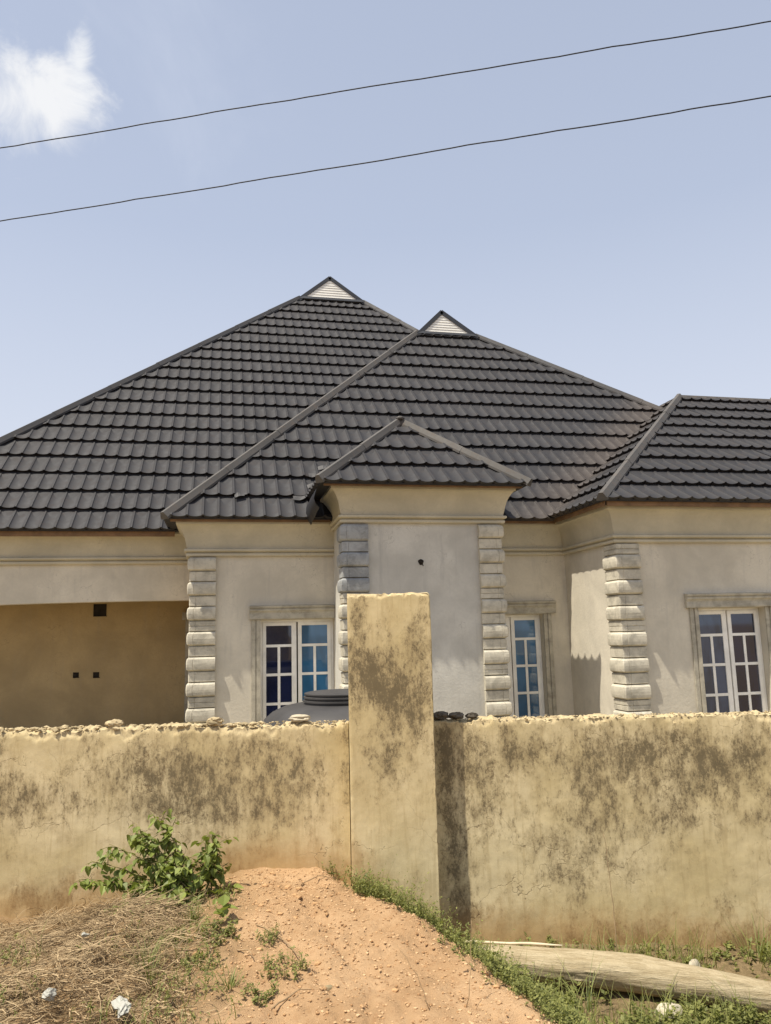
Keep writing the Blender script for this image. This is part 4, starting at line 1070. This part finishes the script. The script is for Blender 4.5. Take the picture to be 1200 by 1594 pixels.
clump(2.34, 4.18, 16, .26, .006, 'short grass blades beside the white block before the log', curl=(.4, 1.5), spread=.08)
clump(2.90, 4.05, 22, .36, .005, 'tall grass at the right edge in front of the log', curl=(.3, 1.2), spread=.12)
clump(3.55, 4.95, 22, .42, .006, 'light green grass growing between log and wall at the right edge', curl=(.3, 1.0), spread=.12)
wclump(.27, 4.66, 26, .09, .014, 'low weed patch at the upper left side of the bare mound')
wclump(.33, 4.22, 48, .10, .015, 'larger low weed patch with shaded rim at the left foot of the mound', .12)
wclump(.0, 4.80, 34, .11, .022, 'weed patch with broad pale leaves below the shrub', .12)
wclump(-.18, 4.86, 34, .10, .018, 'sparse yellowish weeds between straw heap and broad leaved patch', .14)
wclump(-.08, 4.48, 40, .08, .014, 'flat weed mat in the middle of the lower slope', .11)
wclump(.20, 4.0, 30, .07, .016, 'weed patch at the bottom edge left of the pale stone', .10)
# broad leaved seedling below the shrub
SD = empty('seedling', gpt(.03, 4.98), 'seedling with a rosette of broad drooping green leaves on the slope below the shrub', 'seedling')
for k in range(9):
    az = k*.75+random.uniform(-.2, .2); Mt = Matrix.Rotation(az, 4, 'Z') @ Matrix.Rotation(random.uniform(-.1, .6), 4, 'X') @ Matrix.Scale(random.uniform(1.0, 1.5), 4); Mt.translation = (0, 0, .02+.008*k)
    o = bpy.data.objects.new('leaf', LEAVES[k % 5]); link(o, SD); o.matrix_basis = Mt
# straw heap
w = MB(); k = 0
def strand(w, p, L, az, r_, curlv, el=0):
    pts = [p]; a = az; e_ = el
    for i in range(4):
        a += random.gauss(0, curlv); e_ = e_*.6+random.gauss(0, .16); q = pts[-1]+Vector((math.cos(a)*math.cos(e_), math.sin(a)*math.cos(e_), math.sin(e_)))*L/4
        q.z = max(q.z, ground_h(q.x, q.y, False)-.03+.0); pts.append(q)
    w.tube(pts, [r_, r_, r_, r_*.8, r_*.4], 3, False)
def heap(x, y): return .02+.11*math.exp(-(((x+.50)/.34)**2+((y-5.2)/.55)**2))+.05*math.exp(-(((x+.55)/.5)**2+((y-4.6)/.35)**2))
while k < 11000:
    x = random.uniform(-2.2, .02); y = random.uniform(3.6, 6.25); d = WC-(x*WN.x+y*WN.y)
    if d < .04: continue
    dn = sst(-.05, -.38, x+.12*fbm((x*3, y*3, 4)))*(.35+.65*sst(-.25, .2, fbm((x*1.6, y*1.6, 8))+.25))
    if random.random() > dn: continue
    hh = heap(x, y)*random.random()
    strand(w, gpt(x, y, hh+.004), random.uniform(.04, .24)*(1.3 if k % 40 == 0 else 1), random.gauss(-.5+3.2*fbm((x*2.2, y*2.2, 40)), .9), (.0036 if k % 40 == 0 else random.choice([.0010, .0014, .0019, .0024])), .36, random.uniform(-.1, .45)); k += 1
tag(w.build('straw', M['straw']), 'heap of dry brown straw and cut grass at the foot of the wall', 'straw', kind='stuff')
# dead twigs on the slope and a few dry bents
def twig(pts, r_, lab, grp=None):
    w = MB(); P_ = []
    for i in range(len(pts)-1):
        a, b_ = Vector(pts[i]), Vector(pts[i+1])
        for j in range(4): P_.append(a.lerp(b_, j/4)+Vector((random.gauss(0, .003), random.gauss(0, .003), random.gauss(0, .002))))
    P_.append(Vector(pts[-1])); w.tube(P_, [r_*(1-.6*i/len(P_)) for i in range(len(P_))], 5); return tag(w.build('twig', M['twig'], smooth=True), lab, 'twig', grp)
M['twig'] = simple('dead_twig', (.30, .21, .12), .9, .1, .25, 20); 
twig([gpt(.22, 4.86, .01), gpt(.36, 4.60, .02), gpt(.42, 4.36, .03), gpt(.38, 4.18, .01)], .004, 'long bent dead twig beside the weed patch on the mound')
twig([gpt(.55, 5.55, .01), gpt(.68, 5.62, .03), gpt(.80, 5.60, .02)], .004, 'short dark twig lying at the top of the mound')
twig([gpt(.24, 3.86, .005), gpt(.38, 3.96, .02), gpt(.52, 3.93, .01)], .0045, 'dead twig lying low on the mound left of the pale stone')
twig([gpt(.92, 3.60, .0), gpt(.88, 3.64, .14), gpt(.80, 3.70, .26)], .0022, 'lone dry bent leaning left near the bottom of the mound')
twig([gpt(1.10, 3.62, .0), gpt(1.14, 3.66, .18), gpt(1.16, 3.70, .34)], .0022, 'lone upright dry bent near the bottom of the mound')
twig([(2.58, 5.05, -2.15), (2.60, 5.10, -1.85), (2.60, 5.14, -1.55), (2.585, 5.15, -1.40)], .0035, 'tall thin dead stalk standing behind the log against the wall')
twig([gpt(-.02, 4.62, .01), gpt(-.03, 4.55, .03), gpt(-.05, 4.42, .01)], .007, 'thick pale dead stub below the seedling')
twig([gpt(.10, 4.58, .01), gpt(.16, 4.48, .03), gpt(.20, 4.36, .01)], .004, 'slanting dead twig right of the pale stub')
